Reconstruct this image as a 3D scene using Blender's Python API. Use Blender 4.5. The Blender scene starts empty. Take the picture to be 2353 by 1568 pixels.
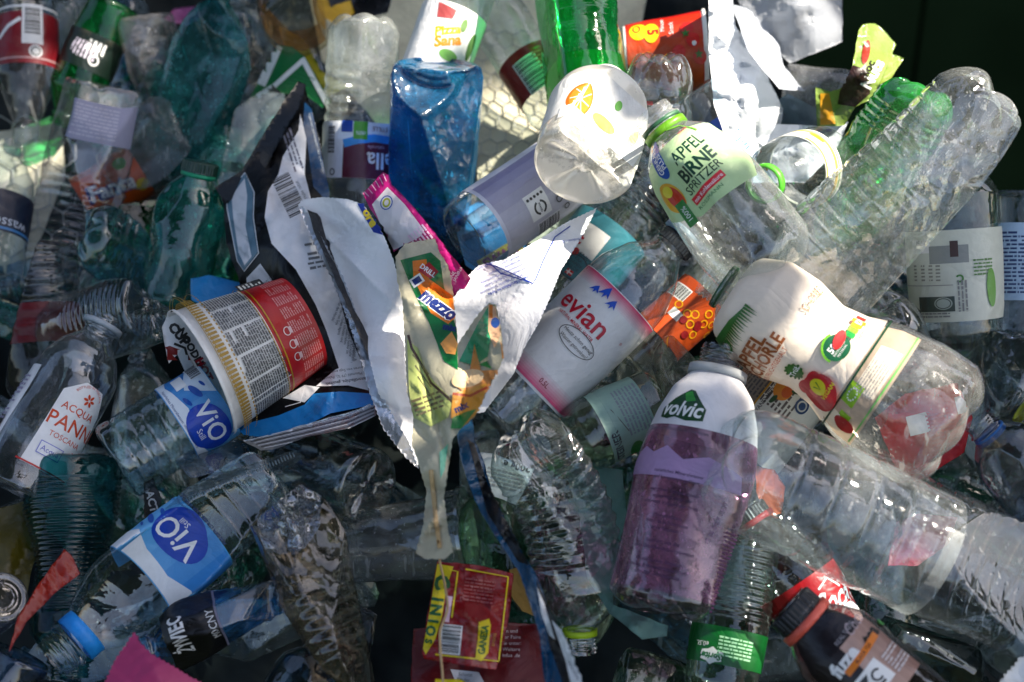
import bpy, bmesh, math, random
import numpy as np
from mathutils import Vector, Matrix, noise

scene = bpy.context.scene
COL = scene.collection
R_ = math.radians

# ------------------------------------------------------------------ camera
LENS, SENS, W0, H0 = 60.0, 36.0, 2353.0, 1568.0
D0 = 1.02                      # metres to the reference plane of the heap
K0 = D0 * SENS / LENS / W0     # metres per photo unit on that plane
cam_data = bpy.data.cameras.new('camera')
cam = bpy.data.objects.new('camera', cam_data)
COL.objects.link(cam)
cam.location = (0, 0, 1.62)
cam.rotation_euler = (R_(90 - 33), 0, 0)
cam_data.lens = LENS
cam_data.sensor_width = SENS
cam_data.clip_start = 0.05
cam_data.clip_end = 400
cam_data.dof.use_dof = True
cam_data.dof.focus_distance = D0 + 0.01
cam_data.dof.aperture_fstop = 5.6
scene.camera = cam
CM = Matrix.Translation(cam.location) @ cam.rotation_euler.to_matrix().to_4x4()
CR = np.array(CM.to_3x3()); CT = np.array(cam.location)

# ------------------------------------------------------------------ light
SUN_CAM = Vector((0.62, 0.60, 0.50)).normalized()     # towards the sun, in camera axes
sun_dir = (CM.to_3x3() @ SUN_CAM).normalized()
world = bpy.data.worlds.new('World'); scene.world = world
world.use_nodes = True
wn = world.node_tree.nodes; wl = world.node_tree.links
sky = wn.new('ShaderNodeTexSky'); sky.sky_type = 'NISHITA'; sky.sun_disc = False
sky.sun_elevation = math.asin(sun_dir.z)
sky.sun_rotation = math.atan2(sun_dir.x, sun_dir.y)
sky.ozone_density = 0.2; sky.dust_density = 2.5; sky.air_density = 0.9
bg = wn['Background']; bg.inputs['Strength'].default_value = 0.088
wl.new(sky.outputs[0], bg.inputs['Color'])
sl = bpy.data.lights.new('sun', 'SUN'); sl.energy = 5.0; sl.angle = R_(0.53); sl.color = (1.0, 0.91, 0.78)
so = bpy.data.objects.new('sun', sl); COL.objects.link(so)
so.rotation_euler = sun_dir.to_track_quat('Z', 'Y').to_euler()
scene.view_settings.view_transform = 'Standard'
scene.view_settings.look = 'None'
scene.view_settings.exposure = 1.78
scene.view_settings.gamma = 1.0
cy = scene.cycles
cy.transparent_max_bounces = 40
cy.max_bounces = 10; cy.diffuse_bounces = 3; cy.glossy_bounces = 4; cy.transmission_bounces = 8
cy.use_denoising = True
cy.sample_clamp_indirect = 4.0
cy.caustics_reflective = False; cy.caustics_refractive = False

# ------------------------------------------------------------------ frame helpers
def baseH(u, v):
    x = np.clip(np.asarray(u, float) / W0, -.2, 1.2); y = np.clip(np.asarray(v, float) / H0, -.2, 1.2)
    t = -1000 * (1 - x) + -250 * x
    b = 230 * (1 - x) + 150 * x
    return t * (1 - y) + b * y
def kd(h):                     # metres per photo unit at height h
    return (D0 - np.asarray(h, float) * K0) * SENS / LENS / W0
def P(u, v, h):                # photo position + height above the reference plane -> world (N,3)
    u = np.asarray(u, float); v = np.asarray(v, float); h = np.asarray(h, float)
    d = D0 - h * K0; k = d * SENS / LENS / W0
    c = np.stack([(u - W0 / 2) * k, -(v - H0 / 2) * k, -d], -1)
    return c @ CR.T + CT
CAMDIR = CR @ np.array([0, 0, 1.0])
def hexc(s):
    s = s.lstrip('#'); v = [int(s[i:i + 2], 16) / 255 for i in (0, 2, 4)]
    return tuple(((c / 12.92) if c <= .04045 else ((c + .055) / 1.055) ** 2.4) for c in v)

# ------------------------------------------------------------------ materials
MC = {}
def nt(name):
    m = bpy.data.materials.new(name); m.use_nodes = True
    n = m.node_tree.nodes; n.clear()
    return m, n, m.node_tree.links
def _math(n, l, op, a, b=None):
    x = n.new('ShaderNodeMath'); x.operation = op; x.use_clamp = False
    for i, s in enumerate((a, b)):
        if s is None: continue
        if hasattr(s, 'is_output'): l.new(s, x.inputs[i])
        else: x.inputs[i].default_value = s
    return x.outputs[0]
def pet(tint=(.93, .96, .96), wr=.12, solid=None, scuff=.015, rough=.035, bump=.16, spec=.075, edge=3.0):
    """thin clear plastic wall: tinted see-through film, mirror sheen that grows at grazing angles, a little dust and scuffing"""
    key = ('pet', wr, solid, tint, scuff, rough, bump, spec, edge)
    if key in MC: return MC[key]
    m, n, l = nt('clear_plastic')
    out = n.new('ShaderNodeOutputMaterial')
    tc = n.new('ShaderNodeTexCoord')
    nz = n.new('ShaderNodeTexNoise'); nz.inputs['Scale'].default_value = 55; nz.inputs['Detail'].default_value = 3
    l.new(tc.outputs['Object'], nz.inputs['Vector'])
    bp = n.new('ShaderNodeBump'); bp.inputs['Strength'].default_value = bump; bp.inputs['Distance'].default_value = .004
    l.new(nz.outputs['Fac'], bp.inputs['Height'])
    vo = n.new('ShaderNodeTexVoronoi'); vo.inputs['Scale'].default_value = 70
    nd = n.new('ShaderNodeTexNoise'); nd.inputs['Scale'].default_value = 22
    l.new(tc.outputs['Object'], nd.inputs['Vector']); va = n.new('ShaderNodeVectorMath'); va.operation = 'MULTIPLY_ADD'
    l.new(nd.outputs['Color'], va.inputs[0]); va.inputs[1].default_value = (.03, .03, .03); l.new(tc.outputs['Object'], va.inputs[2])
    l.new(va.outputs[0], vo.inputs['Vector'])
    b2 = n.new('ShaderNodeBump'); b2.inputs['Strength'].default_value = min(1, wr); b2.inputs['Distance'].default_value = .006
    l.new(vo.outputs['Distance'], b2.inputs['Height']); l.new(bp.outputs[0], b2.inputs['Normal']); bp = b2
    lw = n.new('ShaderNodeLayerWeight'); lw.inputs['Blend'].default_value = .5
    l.new(bp.outputs[0], lw.inputs['Normal'])
    F = lw.outputs['Facing']
    p5 = _math(n, l, 'POWER', F, 4.0)
    fr = _math(n, l, 'MULTIPLY_ADD', p5, .80); 
    fr.node.inputs[2].default_value = spec
    p3 = _math(n, l, 'POWER', F, 3.0)
    mixc = n.new('ShaderNodeMix'); mixc.data_type = 'RGBA'
    l.new(p3, mixc.inputs[0])
    mixc.inputs[6].default_value = (*tint, 1)
    mixc.inputs[7].default_value = (*[c ** edge * .72 for c in tint], 1)
    spec *= .56; fr.node.inputs[2].default_value = spec
    tr = n.new('ShaderNodeBsdfTransparent'); l.new(mixc.outputs[2], tr.inputs[0])
    gl = n.new('ShaderNodeBsdfGlossy'); gl.inputs['Roughness'].default_value = rough; gl.inputs['Color'].default_value = (1, 1, 1, 1)
    l.new(bp.outputs[0], gl.inputs['Normal'])
    # dust, scratches
    n2 = n.new('ShaderNodeTexNoise'); n2.inputs['Scale'].default_value = 18; n2.inputs['Detail'].default_value = 8; n2.inputs['Roughness'].default_value = .75
    l.new(tc.outputs['Object'], n2.inputs['Vector'])
    mr = n.new('ShaderNodeMapRange'); mr.inputs[1].default_value = .45; mr.inputs[2].default_value = .8
    mr.inputs[3].default_value = scuff * .5; mr.inputs[4].default_value = scuff * 5
    l.new(n2.outputs['Fac'], mr.inputs[0])
    n3 = n.new('ShaderNodeTexNoise'); n3.inputs['Scale'].default_value = 420; n3.inputs['Detail'].default_value = 2; l.new(tc.outputs['Object'], n3.inputs['Vector'])
    m3 = n.new('ShaderNodeMapRange'); m3.inputs[1].default_value = .66; m3.inputs[2].default_value = .74; m3.inputs[3].default_value = 0; m3.inputs[4].default_value = .10 + scuff * 2
    l.new(n3.outputs['Fac'], m3.inputs[0])
    mp = n.new('ShaderNodeMapping'); mp.inputs['Rotation'].default_value = (.5, .9, .4); mp.inputs['Scale'].default_value = (260, 260, 9); l.new(tc.outputs['Object'], mp.inputs[0])
    n4 = n.new('ShaderNodeTexNoise'); n4.inputs['Scale'].default_value = 1; n4.inputs['Detail'].default_value = 2; l.new(mp.outputs[0], n4.inputs['Vector'])
    m4 = n.new('ShaderNodeMapRange'); m4.inputs[1].default_value = .68; m4.inputs[2].default_value = .73; m4.inputs[3].default_value = 0; m4.inputs[4].default_value = .12 + scuff * 2
    l.new(n4.outputs['Fac'], m4.inputs[0])
    mp5 = n.new('ShaderNodeMapping'); mp5.inputs['Rotation'].default_value = (1.2, -.5, .9); mp5.inputs['Scale'].default_value = (200, 200, 6); l.new(tc.outputs['Object'], mp5.inputs[0])
    n5 = n.new('ShaderNodeTexNoise'); n5.inputs['Scale'].default_value = 1; n5.inputs['Detail'].default_value = 2; l.new(mp5.outputs[0], n5.inputs['Vector'])
    m5 = n.new('ShaderNodeMapRange'); m5.inputs[1].default_value = .68; m5.inputs[2].default_value = .73; m5.inputs[3].default_value = 0; m5.inputs[4].default_value = .12 + scuff * 2
    l.new(n5.outputs['Fac'], m5.inputs[0])
    ex = _math(n, l, 'ADD', _math(n, l, 'ADD', m3.outputs[0], m4.outputs[0]), m5.outputs[0])
    sc = _math(n, l, 'ADD', _math(n, l, 'ADD', mr.outputs[0], ex), _math(n, l, 'MULTIPLY', p3, scuff * 2.5)); sc.node.use_clamp = True
    df = n.new('ShaderNodeBsdfDiffuse'); df.inputs[0].default_value = (*[.35 + .5 * c for c in tint], 1)
    tl = n.new('ShaderNodeBsdfTranslucent'); tl.inputs[0].default_value = (*[.2 + .7 * c for c in tint], 1)
    if solid: df.inputs[0].default_value = (*solid, 1); tl.inputs[0].default_value = (*solid, 1)
    md = n.new('ShaderNodeMixShader'); md.inputs[0].default_value = .5
    l.new(df.outputs[0], md.inputs[1]); l.new(tl.outputs[0], md.inputs[2])
    m1 = n.new('ShaderNodeMixShader'); l.new(sc, m1.inputs[0]); l.new(tr.outputs[0], m1.inputs[1]); l.new(md.outputs[0], m1.inputs[2])
    m2 = n.new('ShaderNodeMixShader'); l.new(fr, m2.inputs[0]); l.new(m1.outputs[0], m2.inputs[1]); l.new(gl.outputs[0], m2.inputs[2])
    l.new(m2.outputs[0], out.inputs[0])
    MC[key] = m
    return m
def ink(col, rough=.32, transl=.18, metal=0.0, dirt=.19, alpha=1.0, spec=.5):
    """printed film, paper or opaque plastic"""
    if isinstance(col, str): col = hexc(col)
    key = ('ink', tuple(round(c, 3) for c in col), rough, transl, metal, dirt, alpha)
    if key in MC: return MC[key]
    m, n, l = nt('printed_film')
    out = n.new('ShaderNodeOutputMaterial')
    tc = n.new('ShaderNodeTexCoord')
    nz = n.new('ShaderNodeTexNoise'); nz.inputs['Scale'].default_value = 30; nz.inputs['Detail'].default_value = 7; nz.inputs['Roughness'].default_value = .7
    l.new(tc.outputs['Object'], nz.inputs['Vector'])
    mr = n.new('ShaderNodeMapRange'); mr.inputs[1].default_value = .42; mr.inputs[2].default_value = .72
    mr.inputs[3].default_value = 1.0; mr.inputs[4].default_value = 1 - dirt
    l.new(nz.outputs['Fac'], mr.inputs[0])
    mx = n.new('ShaderNodeMix'); mx.data_type = 'RGBA'; mx.blend_type = 'MULTIPLY'; mx.inputs[0].default_value = 1
    mx.inputs[6].default_value = (*col, 1); l.new(mr.outputs[0], mx.inputs[7])
    ns = n.new('ShaderNodeTexNoise'); ns.inputs['Scale'].default_value = 14; ns.inputs['Detail'].default_value = 9; ns.inputs['Roughness'].default_value = .72
    l.new(tc.outputs['Object'], ns.inputs['Vector'])
    ms_ = n.new('ShaderNodeMapRange'); ms_.inputs[1].default_value = .56; ms_.inputs[2].default_value = .66; ms_.inputs[3].default_value = 0; ms_.inputs[4].default_value = min(.8, dirt * 2.2)
    l.new(ns.outputs['Fac'], ms_.inputs[0])
    mx2 = n.new('ShaderNodeMix'); mx2.data_type = 'RGBA'; l.new(ms_.outputs[0], mx2.inputs[0]); l.new(mx.outputs[2], mx2.inputs[6])
    mx2.inputs[7].default_value = (.16 + col[0] * .35, .13 + col[1] * .35, .09 + col[2] * .35, 1); mx = mx2
    bp = n.new('ShaderNodeBump'); bp.inputs['Strength'].default_value = .25; bp.inputs['Distance'].default_value = .002
    l.new(nz.outputs['Fac'], bp.inputs['Height'])
    nw = n.new('ShaderNodeTexNoise'); nw.inputs['Scale'].default_value = 26; nw.inputs['Detail'].default_value = 3; nw.inputs['Distortion'].default_value = 1.6; l.new(tc.outputs['Object'], nw.inputs['Vector'])
    rg = _math(n, l, 'ABSOLUTE', _math(n, l, 'SUBTRACT', nw.outputs['Fac'], .5))
    bw = n.new('ShaderNodeBump'); bw.inputs['Strength'].default_value = .35; bw.inputs['Distance'].default_value = .006; l.new(rg, bw.inputs['Height']); l.new(bp.outputs[0], bw.inputs['Normal']); bp = bw
    b = n.new('ShaderNodeBsdfPrincipled'); l.new(mx.outputs[2], b.inputs['Base Color'])
    rv = n.new('ShaderNodeMapRange'); rv.inputs[1].default_value = .3; rv.inputs[2].default_value = .7; rv.inputs[3].default_value = rough * .7; rv.inputs[4].default_value = min(1, rough * 1.7); l.new(ns.outputs['Fac'], rv.inputs[0]); l.new(rv.outputs[0], b.inputs['Roughness'])
    b.inputs['Metallic'].default_value = metal
    b.inputs['Specular IOR Level'].default_value = spec
    l.new(bp.outputs[0], b.inputs['Normal'])
    last = b.outputs[0]
    if transl > 0:
        t = n.new('ShaderNodeBsdfTranslucent'); l.new(mx.outputs[2], t.inputs[0])
        ms = n.new('ShaderNodeMixShader'); ms.inputs[0].default_value = transl
        l.new(last, ms.inputs[1]); l.new(t.outputs[0], ms.inputs[2]); last = ms.outputs[0]
    if alpha < 1:
        t = n.new('ShaderNodeBsdfTransparent'); t.inputs[0].default_value = (*[min(1, .3 + .75 * c) for c in col], 1)
        ms = n.new('ShaderNodeMixShader'); ms.inputs[0].default_value = alpha
        l.new(t.outputs[0], ms.inputs[1]); l.new(last, ms.inputs[2]); last = ms.outputs[0]
    l.new(last, out.inputs[0])
    MC[key] = m
    return m

# ------------------------------------------------------------------ object helpers
def tag(o, label=None, cat=None, group=None, kind=None):
    if label: o['label'] = label
    if cat: o['category'] = cat
    if group: o['group'] = group
    if kind: o['kind'] = kind
    return o
def root(name, loc, label, cat, group=None):
    o = bpy.data.objects.new(name, None); COL.objects.link(o)
    o.empty_display_size = .01; o.location = Vector([float(c) for c in loc])
    return tag(o, label, cat, group)
def mesh_obj(name, V, F, mats, parent=None, midx=None, smooth=True):
    V = np.asarray(V, float)
    if parent is not None: V = V - np.array(parent.location)
    me = bpy.data.meshes.new(name)
    me.from_pydata(V.tolist(), [], F if isinstance(F, list) else F.tolist())
    for m in (mats if isinstance(mats, (list, tuple)) else [mats]): me.materials.append(m)
    if midx is not None: me.polygons.foreach_set('material_index', midx)
    me.polygons.foreach_set('use_smooth', [smooth] * len(me.polygons))
    me.update()
    o = bpy.data.objects.new(name, me); COL.objects.link(o)
    if parent is not None: o.parent = parent
    return o
def gridfaces(nr, nc, wrap=True):
    i = np.arange(nr - 1)[:, None]; j = np.arange(nc if wrap else nc - 1)[None, :]
    a = i * nc + j; b = i * nc + (j + 1) % nc
    return np.stack([a, b, b + nc, a + nc], -1).reshape(-1, 4)

# ------------------------------------------------------------------ glyphs
GC = {}
_tc = bpy.data.curves.new('glyphs', 'FONT'); _to = bpy.data.objects.new('glyphs', _tc)
def text_geo(s, bold=0.0, res=2):
    key = (s, bold, res)
    if key not in GC:
        _tc.body = s; _tc.size = 1; _tc.offset = bold; _tc.resolution_u = res
        m = _to.to_mesh()
        V = np.array([v.co[:2] for v in m.vertices]).reshape(-1, 2); F = [list(p.vertices) for p in m.polygons]
        _to.to_mesh_clear()
        GC[key] = (V, F)
    return GC[key]

# ------------------------------------------------------------------ print: flat shapes in (x, y-up) units, later laid on a surface
class Print:
    def __init__(s): s.items = []          # (V2, F, colour, layer)
    def add(s, V, F, col, rot=0, at=(0, 0)):
        V = np.asarray(V, float)
        c, d = math.cos(R_(rot)), math.sin(R_(rot))
        V = np.stack([V[:, 0] * c - V[:, 1] * d + at[0], V[:, 0] * d + V[:, 1] * c + at[1]], 1)
        s.items.append((V, F, col, len(s.items))); return s
    def rect(s, x, y, w, h, col, rot=0):
        return s.add([(-w / 2, -h / 2), (w / 2, -h / 2), (w / 2, h / 2), (-w / 2, h / 2)], [[0, 1, 2, 3]], col, rot, (x, y))
    def poly(s, pts, col, rot=0, at=(0, 0)):
        return s.add(pts, [list(range(len(pts)))], col, rot, at)
    def ell(s, x, y, rx, ry, col, rot=0, n=28):
        return s.poly([(rx * math.cos(2 * math.pi * i / n), ry * math.sin(2 * math.pi * i / n)) for i in range(n)], col, rot, (x, y))
    def ring(s, x, y, rx, ry, w, col, rot=0, n=36, a0=0, a1=360):
        A = [R_(a0 + (a1 - a0) * i / n) for i in range(n + 1)]
        V = [(rx * math.cos(a), ry * math.sin(a)) for a in A] + [((rx - w) * math.cos(a), (ry - w) * math.sin(a)) for a in A]
        return s.add(V, [[i, i + 1, n + 2 + i, n + 1 + i] for i in range(n)], col, rot, (x, y))
    def line(s, pts, w, col):
        pts = [np.array(p, float) for p in pts]; V = []; n = len(pts)
        for i, p in enumerate(pts):
            t = pts[min(i + 1, n - 1)] - pts[max(i - 1, 0)]; t /= np.linalg.norm(t) + 1e-9
            q = np.array([-t[1], t[0]]) * w / 2; V += [p + q, p - q]
        return s.add(V, [[2 * i, 2 * i + 1, 2 * i + 3, 2 * i + 2] for i in range(n - 1)], col)
    def text(s, t, x, y, size, col, rot=0, sx=1.0, bold=.0, shear=0, align='c', res=2, arc=None, w=None):
        V, F = text_geo(t, bold, res)
        if len(V) == 0: return s
        V = V.copy(); a = V[:, 0].min(); b = V[:, 0].max()
        if w: sx = w / (size * (b - a))
        V[:, 0] -= {'c': (a + b) / 2, 'l': a, 'r': b}[align]; V[:, 1] -= .35
        V[:, 0] = V[:, 0] * sx + V[:, 1] * shear
        V *= size
        if arc:     # bend on a circle of radius arc (text outside, upward = outward)
            an = V[:, 0] / abs(arc); rr = abs(arc) + (V[:, 1] if arc > 0 else -V[:, 1])
            V = np.stack([rr * np.sin(an), (rr * np.cos(an)) * (1 if arc > 0 else -1)], 1)
        return s.add(V, F, col, rot, (x, y))
    def bars(s, x, y, w, h, col=(.01, .01, .012), rot=0, bgc=(.8, .8, .8), seed=1, pad=3):
        rnd = random.Random(seed)
        if bgc is not None: s.rect(x, y, w + 2 * pad, h + 2 * pad, bgc, rot)
        V, F = [], []; q = -w / 2
        while q < w / 2:
            b = rnd.choice((1, 1, 2, 3)) * w / 80
            V += [(q, -h / 2), (q + b, -h / 2), (q + b, h / 2), (q, h / 2)]; k = len(V); F.append([k - 4, k - 3, k - 2, k - 1])
            q += b + rnd.choice((1, 1, 2, 2)) * w / 75
        return s.add(V, F, col, rot, (x, y))
    def micro(s, x, y, w, h, lh, col, rot=0, seed=1, fill=.85, x_h=.5):
        rnd = random.Random(seed); V, F = [], []; yy = h / 2 - lh * .5
        while yy > -h / 2 + lh * .3:
            q = -w / 2; end = w / 2 if rnd.random() < fill else w * rnd.uniform(-.2, .4)
            while q < end:
                b = min(rnd.uniform(1.0, 5.0) * lh * .5, end - q)
                hh = lh * x_h * rnd.uniform(.8, 1.15) / 2
                V += [(q, yy - hh), (q + b, yy - hh), (q + b, yy + hh), (q, yy + hh)]; k = len(V); F.append([k - 4, k - 3, k - 2, k - 1])
                q += b + lh * .28
            yy -= lh
        return s.add(V, F, col, rot, (x, y)) if V else s
    def grad(s, x, y, w, h, c1, c2, axis='x', n=10, rot=0):
        c1 = hexc(c1) if isinstance(c1, str) else c1; c2 = hexc(c2) if isinstance(c2, str) else c2
        for i in range(n):
            t = i / (n - 1); c = tuple(a + (b - a) * t for a, b in zip(c1, c2)); g = (i + .5) / n - .5
            dx, dy, ww, hh = (g * w, 0, w / n, h) if axis == 'x' else (0, g * h, w, h / n)
            a = R_(rot); s.rect(x + dx * math.cos(a) - dy * math.sin(a), y + dx * math.sin(a) + dy * math.cos(a), ww * 1.001, hh * 1.001, c, rot)
            s.items[-1] = s.items[-1][:3] + (s.items[-1][3] - i,)
        return s
    def build(s, name, mapper, parent, step=9.0, ystep=None, base_off=1.6, lay=.16, matf=None, clip=None, inside=None, diag=False):
        if not s.items: return None
        V, F, MI, L, mats, mi = [], [], [], [], [], {}
        for V2, F2, col, lay_i in s.items:
            c = hexc(col) if isinstance(col, str) else tuple(col)
            if c not in mi: mi[c] = len(mats); mats.append((matf or ink)(c))
            k = len(V); V += [(a[0], a[1], lay_i) for a in V2]
            for f in F2: F.append([k + q for q in f]); MI.append(mi[c])
        bm = bmesh.new()
        vs = [bm.verts.new(v) for v in V]
        for f, q in zip(F, MI):
            try: bm.faces.new([vs[i] for i in f]).material_index = q
            except ValueError: pass
        xs = np.array([v[0] for v in V]); ys = np.array([v[1] for v in V])
        for ax, st in ((0, step), (1, ystep or step)):
            lo, hi = (xs.min(), xs.max()) if ax == 0 else (ys.min(), ys.max())
            no = Vector((1, 0, 0)) if ax == 0 else Vector((0, 1, 0))
            for q in np.arange(math.ceil(lo / st) * st, hi, st):
                co = Vector((q, 0, 0)) if ax == 0 else Vector((0, q, 0))
                bmesh.ops.bisect_plane(bm, geom=bm.verts[:] + bm.edges[:] + bm.faces[:], plane_co=co, plane_no=no, dist=1e-5)
        if diag:
            sm = xs + ys
            for q in np.arange(math.ceil(sm.min() / step) * step, sm.max(), step):
                bmesh.ops.bisect_plane(bm, geom=bm.verts[:] + bm.edges[:] + bm.faces[:], plane_co=Vector((q, 0, 0)), plane_no=Vector((1, 1, 0)).normalized(), dist=1e-5)
        if clip is not None:      # list of (point, outward normal): keep what lies inside a convex outline
            for co, no in clip:
                bmesh.ops.bisect_plane(bm, geom=bm.verts[:] + bm.edges[:] + bm.faces[:], plane_co=Vector((*co, 0)), plane_no=Vector((*no, 0)), clear_outer=True, dist=1e-5)
        if inside is not None:
            O = np.array(inside, float); bad = []
            for f in bm.faces:
                c = f.calc_center_median(); x, y = c.x, -c.y; w = False; j = len(O) - 1
                xi, yi = O[:, 0], O[:, 1]; xj, yj = np.roll(O[:, 0], 1), np.roll(O[:, 1], 1)
                cr = ((yi > y) != (yj > y)) & (x < (xj - xi) * (y - yi) / (yj - yi + 1e-12) + xi)
                if cr.sum() % 2 == 0: bad.append(f)
            bmesh.ops.delete(bm, geom=bad, context='FACES')
        bm.verts.ensure_lookup_table()
        if not len(bm.verts): bm.free(); return None
        A = np.array([v.co[:] for v in bm.verts])
        W = mapper(A[:, 0], A[:, 1], base_off + A[:, 2] * lay)
        W = W - np.array(parent.location)
        for v, w in zip(bm.verts, W): v.co = w
        for f in bm.faces: f.smooth = True
        me = bpy.data.meshes.new(name); bm.to_mesh(me); bm.free()
        for m in mats: me.materials.append(m)
        o = bpy.data.objects.new(name, me); COL.objects.link(o); o.parent = parent
        return o

# ------------------------------------------------------------------ bottles
PROF = {
 'water': [(0, .93), (.03, 1), (.64, 1), (.70, .97), (.80, .74), (.88, 'n'), (1, 'n')],
 'soda':  [(0, .93), (.05, 1), (.30, 1), (.36, .94), (.42, 1), (.66, 1), (.72, .95), (.82, .70), (.9, 'n'), (1, 'n')],
 'cola':  [(0, .90), (.06, 1), (.24, 1), (.36, .86), (.44, .92), (.62, .98), (.70, .93), (.82, .62), (.9, 'n'), (1, 'n')],
 'waist': [(0, .95), (.05, 1.04), (.25, 1.04), (.42, .80), (.55, .78), (.70, .92), (.8, .86), (.9, .5), (.94, 'n'), (1, 'n')],
 'big':   [(0, .94), (.03, 1), (.66, 1), (.72, .97), (.84, .66), (.92, 'n'), (1, 'n')],
 'round': [(0, .93), (.05, 1), (.60, 1), (.72, .94), (.82, .72), (.90, 'n'), (1, 'n')],
 'cup':   [(0, .74), (1, 1)],
 'tube':  [(0, 1), (1, 1)],
}
class Bottle:
    def __init__(s, name, label, base, top, R, prof='water', mat=None, ctrl=None, crush=0, seed=1, ribs=None, nk=.40,
                 foot='star', cat='bottle', group=None, rows=None, cols=72, dents=None, flat=None, twist=0, roll=0,
                 open_top=True, thread=True, body='bottle_body', kz=None, foot_h=None, absolute=False, wob=1.0, rib_kind='sin'):
        s.R, s.seed, s.twist, s.flat, s.roll = R, seed, R_(twist), flat, R_(roll)
        hb = base[2] if absolute else base[2] + float(baseH(base[0], base[1]))
        ht = top[2] if absolute else top[2] + float(baseH(top[0], top[1]))
        if not absolute:
            m_ = float(baseH((base[0] + top[0]) / 2, (base[1] + top[1]) / 2))
            hb = base[2] + (hb - base[2]) * .25 + m_ * .75; ht = top[2] + (ht - top[2]) * .25 + m_ * .75
        a = P(base[0], base[1], hb); b = P(top[0], top[1], ht)
        s.k = float(kd((hb + ht) / 2))
        if ctrl is None: c = (a + b) / 2
        else: c = P(ctrl[0], ctrl[1], (hb + ht) / 2 + (ctrl[2] if len(ctrl) > 2 else 0)); c = 2 * c - (a + b) / 2
        t = np.linspace(0, 1, 65)[:, None]
        cv = (1 - t) ** 2 * a + 2 * t * (1 - t) * c + t * t * b
        seg = np.linalg.norm(np.diff(cv, axis=0), axis=1); arc = np.concatenate([[0], np.cumsum(seg)]) / s.k
        s.L = float(arc[-1]); s.arc, s.cv = arc, cv
        s.b2, s.t2 = np.array(base[:2], float), np.array(top[:2], float)
        tg = np.gradient(cv, axis=0); tg /= np.linalg.norm(tg, axis=1)[:, None]
        s.tg = tg
        # profile
        tt = np.array([p[0] for p in PROF[prof]]); rr = np.array([nk if p[1] == 'n' else p[1] for p in PROF[prof]])
        q = np.linspace(0, 1, 801); pr = np.interp(q, tt, rr)
        if prof not in ('cup', 'tube'):
            w = 14; ker = np.hanning(2 * w + 1); ker /= ker.sum(); pr = np.convolve(np.pad(pr, w, 'edge'), ker, 'valid')
        s.q, s.pr = q, pr; s.ribs = ribs or []; s.thread = thread and prof not in ('cup', 'tube'); s.nk = nk; s.prof = prof; s.rib_kind = rib_kind
        rnd = random.Random(seed); s.D = list(dents or [])
        for i in range(int(crush * 13 + .5)):
            an = rnd.uniform(0, 2 * math.pi); z0 = rnd.uniform(.08, .82) * s.L; e = rnd.uniform(-.4, .4)
            n = np.array([math.sin(an), math.cos(an), e]); n /= np.linalg.norm(n)
            dep = R * rnd.uniform(.08, .10 + .26 * min(1, crush)); kk = rnd.uniform(.8, 1.5)
            s.D.append((n, np.array([math.sin(an), math.cos(an), 0]) * (R - dep) + np.array([0, 0, z0]), kk))
        s.wobs = [(rnd.uniform(2, 5) / s.L * 3, rnd.randint(1, 3), rnd.uniform(0, 6.28), rnd.uniform(.004, .012) * wob * (1 + 2.5 * crush)) for _ in range(4)]
        s.name = name
        s.root = root(name, a, label, cat, group)
        s.mat = mat or pet()
        # body mesh
        nb = 14
        rows = rows or max(30, min(230, int(s.L / 3.2)))
        fh = foot_h if foot_h is not None else {'star': .10, 'petal': .42, 'flat': .05, 'none': 0}[foot] * R
        ang = np.linspace(0, 2 * math.pi, cols, endpoint=False)
        zz = np.linspace(fh, s.L, rows)
        A, Z = np.meshgrid(ang, zz); Rr = s.rad(Z, A)
        if foot != 'none':
            q = np.linspace(.02, 1, nb, endpoint=False)
            A2, Q = np.meshgrid(ang, q); r0 = s.rad(np.array([fh]), np.array([0.]))[0]
            if foot == 'petal':
                lobe = np.abs(np.cos(2.5 * A2)) ** .7
                zh = fh * (1 - np.sqrt(np.clip(1 - Q ** 2, 0, 1))) + fh * .30 * (1 - Q) ** 1.0
                zf = fh * (.34 * np.clip(1 - Q / .55, 0, 1) ** 1.2 - .12 * np.sin(np.clip((Q - .35) / .5, 0, 1) * math.pi) + Q ** 7 * 1.0)
                Z2 = zh * (1 - lobe) + zf * lobe; R2 = Q * r0
            elif foot == 'star':
                g = np.clip(np.cos(2.5 * A2) ** 12, 0, 1)
                Z2 = fh * (.9 * (1 - Q ** 2) + np.clip((Q - .86) / .14, 0, 1) ** 2) + g * R * .09 * np.clip((Q - .15) / .2, 0, 1) * np.clip((.93 - Q) / .1, 0, 1) + R * .05 * np.exp(-((Q - .22) / .07) ** 2)
                R2 = Q * r0
            else:
                Z2 = fh * (np.clip((Q - .9) / .1, 0, 1) ** 2) + .06 * R * (Q < .85) + R * .03 * np.exp(-((Q - .5) / .05) ** 2); R2 = Q * r0
            A = np.vstack([A2, A]); Z = np.vstack([Z2, Z]); Rr = np.vstack([R2, Rr])
        s.foot = foot; s.cols = cols
        V = s.world(A.ravel(), Z.ravel(), Rr.ravel(), wobble=True)
        F = gridfaces(A.shape[0], cols).tolist()
        if foot != 'none': F.append(list(range(cols))[::-1])
        if not open_top: F.append([(A.shape[0] - 1) * cols + i for i in range(cols)])
        s.body = mesh_obj(body, V, F, s.mat, s.root)
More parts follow.
